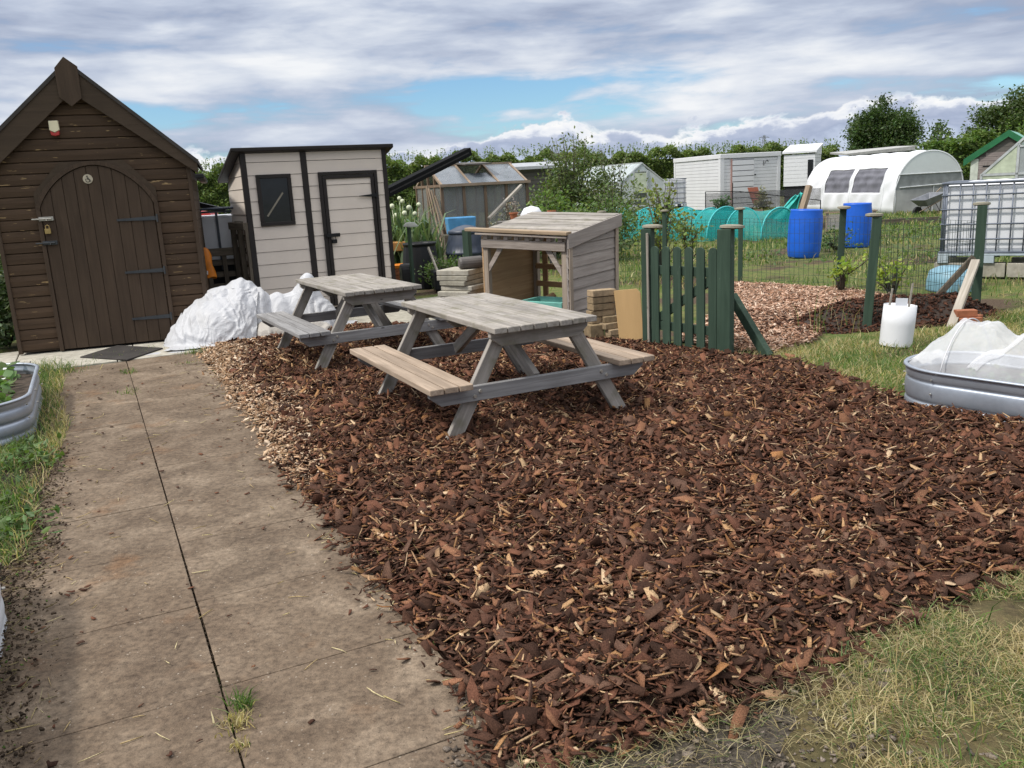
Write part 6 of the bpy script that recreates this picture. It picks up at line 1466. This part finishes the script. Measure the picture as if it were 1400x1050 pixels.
# leafy weeds along the left strip
n = 900; A = rng.uniform(4.3, 6.9, n); B = -.62+.28*rng.random(n)-.25*(rng.random(n)**2); P = A[:, None]*DV+B[:, None]*NV; k = wob(P[:, 0], P[:, 1], 3.2, 91) > .0; P = P[k]
tag(leaves('strip_weeds', np.column_stack([P, .02+.07*rng.random(len(P))]), rng.uniform(.03, .08, len(P)), tint(len(P), (.075,.135,.035), .35), None, .45, 1.2), kind='stuff')
# stalks by the compost heap
n = 22; P = sample_poly([(3.0,8.4),(3.6,8.3),(3.5,8.8),(3.0,8.9)], n); blades('dry_stalks', P, np.zeros(n), rng.uniform(.2, .5, n), rng.uniform(.004, .007, n), rng.uniform(.1, .5, n), gcol(n, .7))
# rough plants on the soil in the plots
n = 2600; P = sample_poly([(5.5,13),(9.5,13.5),(14,21),(12,25),(7,21),(4.2,16)], n); k = wob(P[:, 0], P[:, 1], 1.1, 95) > .15; P = P[k]
tag(leaves('plot_weeds', np.column_stack([P, .03+.14*rng.random(len(P))]), rng.uniform(.05, .14, len(P)), tint(len(P), (.085,.14,.04), .3), None, .5, 1.0), kind='stuff')
# ================================================================== sky, sun, exposure
SUN_EL = math.radians(52); sx, sy_ = -.93, -.37
SUN_ROT = math.atan2(sx, sy_)
w = bpy.data.worlds.new('World'); SC.world = w; w.use_nodes = True; nt = w.node_tree
for n_ in list(nt.nodes): nt.nodes.remove(n_)
out = nt.nodes.new('ShaderNodeOutputWorld'); bgs = nt.nodes.new('ShaderNodeBackground'); bgc = nt.nodes.new('ShaderNodeBackground'); mxs = nt.nodes.new('ShaderNodeMixShader')
sky = nt.nodes.new('ShaderNodeTexSky'); sky.sky_type = 'NISHITA'; sky.sun_disc = False; sky.sun_elevation = SUN_EL; sky.sun_rotation = SUN_ROT % (2*PI); sky.air_density = 1.0; sky.dust_density = .3; sky.ozone_density = 3.0
bgs.inputs['Strength'].default_value = .085
skc = mix(nt, 1.0, sky.outputs[0], (.78,.98,1.12), 'MULTIPLY'); nt.links.new(skc, bgs.inputs['Color'])
def mth(op, a, b=None, c=None, clamp=False):
    n_ = nt.nodes.new('ShaderNodeMath'); n_.operation = op; n_.use_clamp = clamp
    for i, v in enumerate((a, b, c)):
        if v is None: continue
        if hasattr(v, 'is_linked'): nt.links.new(v, n_.inputs[i])
        else: n_.inputs[i].default_value = v
    return n_.outputs[0]
def cxyz(x, y, z):
    n_ = nt.nodes.new('ShaderNodeCombineXYZ')
    for i, v in enumerate((x, y, z)):
        if hasattr(v, 'is_linked'): nt.links.new(v, n_.inputs[i])
        else: n_.inputs[i].default_value = v
    return n_.outputs[0]
tc = nt.nodes.new('ShaderNodeTexCoord'); sep = nt.nodes.new('ShaderNodeSeparateXYZ'); nt.links.new(tc.outputs['Generated'], sep.inputs[0])
X, Y, Z = sep.outputs
el = mth('ARCSINE', Z); az = mth('ARCTAN2', X, Y)
def band(v, a, b, c, d):     # 0 below a, 1 from b to c, 0 above d
    r1 = nt.nodes.new('ShaderNodeMapRange'); r1.interpolation_type = 'SMOOTHSTEP'; r1.inputs[1].default_value = a; r1.inputs[2].default_value = b; nt.links.new(v, r1.inputs[0])
    r2 = nt.nodes.new('ShaderNodeMapRange'); r2.interpolation_type = 'SMOOTHSTEP'; r2.inputs[1].default_value = c; r2.inputs[2].default_value = d; r2.inputs[3].default_value = 1; r2.inputs[4].default_value = 0; nt.links.new(v, r2.inputs[0])
    return mth('MULTIPLY', r1.outputs[0], r2.outputs[0])
# high sheet of stratocumulus: long flat streaks low down, broken overhead
v1 = cxyz(mth('MULTIPLY', az, 4.4), mth('MULTIPLY', el, 23.0), 3.7); s1 = noise(nt, v1, 1.0, 6, .52, .25)
v2 = cxyz(mth('MULTIPLY', az, 12.0), mth('MULTIPLY', el, 50.0), 8.2); s2n = noise(nt, v2, 1.0, 6, .56, .35)
v3 = cxyz(mth('MULTIPLY', az, 2.4), mth('MULTIPLY', el, 13.0), 1.1); s3 = noise(nt, v3, 1.0, 4, .5, .3)
cov = mth('ADD', mth('MULTIPLY', s1, .62), mth('ADD', mth('MULTIPLY', s2n, .22), mth('MULTIPLY', s3, .30)))
# clear slot low in the middle of the view
gap = mth('MULTIPLY', band(az, -.13, -.02, .17, .34), band(el, .045, .07, .10, .140))
gap2 = mth('MULTIPLY', band(az, -.50, -.42, -.36, -.30), band(el, .06, .085, .11, .14))
cov = mth('SUBTRACT', cov, mth('ADD', mth('MULTIPLY', gap, .118), mth('MULTIPLY', gap2, .06)))
cov = mth('ADD', cov, mth('MULTIPLY', band(el, .10, .2, 3, 4), .07))
deck = ramp(nt, cov, [(.455, 0), (.52, .75), (.57, 1)])
bright = mth('ADD', mth('MULTIPLY', s1, .40), mth('ADD', mth('MULTIPLY', s2n, .17), mth('MULTIPLY', s3, .43)))
deckc = ramp(nt, bright, [(.36, (.29,.345,.48)), (.44, (.37,.43,.575)), (.50, (.53,.595,.73)), (.555, (.72,.77,.86)), (.62, (.92,.94,.97))])
# cumulus heads near the horizon
u1 = cxyz(mth('MULTIPLY', az, 20.0), mth('MULTIPLY', el, 36.0), 5.3); c1 = noise(nt, u1, 1.0, 8, .55, .2)
u2 = cxyz(mth('MULTIPLY', az, 5.5), 0.0, 2.9); c2 = noise(nt, u2, 1.0, 3, .5)
hgt = mth('ADD', .010, mth('MULTIPLY', c2, .080))
tow = band(az, -.035, .03, .055, .15); tow2 = band(az, .24, .30, .46, .52)
hgt = mth('ADD', hgt, mth('ADD', mth('MULTIPLY', tow, .024), mth('MULTIPLY', tow2, .014)))
cu = mth('SUBTRACT', mth('ADD', hgt, mth('MULTIPLY', mth('SUBTRACT', c1, .5), .055)), el)
cum = ramp(nt, mth('MULTIPLY', cu, 22.0), [(.0, 0), (.09, 1)])
depth = mth('MULTIPLY', cu, 20.0)
tone = mth('ADD', mth('MULTIPLY', depth, .62), mth('MULTIPLY', c1, .75))
cuc = ramp(nt, tone, [(.32, (1.0,1.0,1.0)), (.45, (.86,.89,.95)), (.55, (.52,.58,.73)), (.74, (.41,.475,.635)), (1.0, (.60,.68,.84))])
cc_ = mix(nt, cum, deckc, cuc)
hz_ = band(el, -.02, .0, .0, .03)
cc_ = mix(nt, mth('MULTIPLY', hz_, .5), cc_, (.62,.70,.86))
cov_all = mth('MAXIMUM', deck, cum, clamp=True)
zen = band(el, .16, .9, 3, 4)   # an overcast sheet is brighter and whiter overhead than near the horizon
cc_ = mix(nt, mth('MULTIPLY', zen, .8), cc_, (.80,.79,.77))
nt.links.new(cc_, bgc.inputs['Color']); nt.links.new(mth('ADD', .70, mth('MULTIPLY', zen, .95)), bgc.inputs['Strength'])
nt.links.new(cov_all, mxs.inputs[0]); nt.links.new(bgs.outputs[0], mxs.inputs[1]); nt.links.new(bgc.outputs[0], mxs.inputs[2]); nt.links.new(mxs.outputs[0], out.inputs[0])
sd = bpy.data.lights.new('sun', 'SUN'); so_ = bpy.data.objects.new('sun', sd); COL.objects.link(so_)
sd.energy = 2.6; sd.angle = math.radians(6.0); sd.color = (1.0, .955, .88)
d = Vector((sx*math.cos(SUN_EL), sy_*math.cos(SUN_EL), math.sin(SUN_EL))).normalized(); so_.rotation_euler = d.to_track_quat('Z', 'Y').to_euler()
vs_ = SC.view_settings; vs_.view_transform = 'Standard'; vs_.look = 'None'; vs_.exposure = .48; vs_.gamma = 1
SC.render.engine = 'CYCLES'; SC.cycles.max_bounces = 7; SC.cycles.transparent_max_bounces = 16; SC.cycles.use_denoising = True
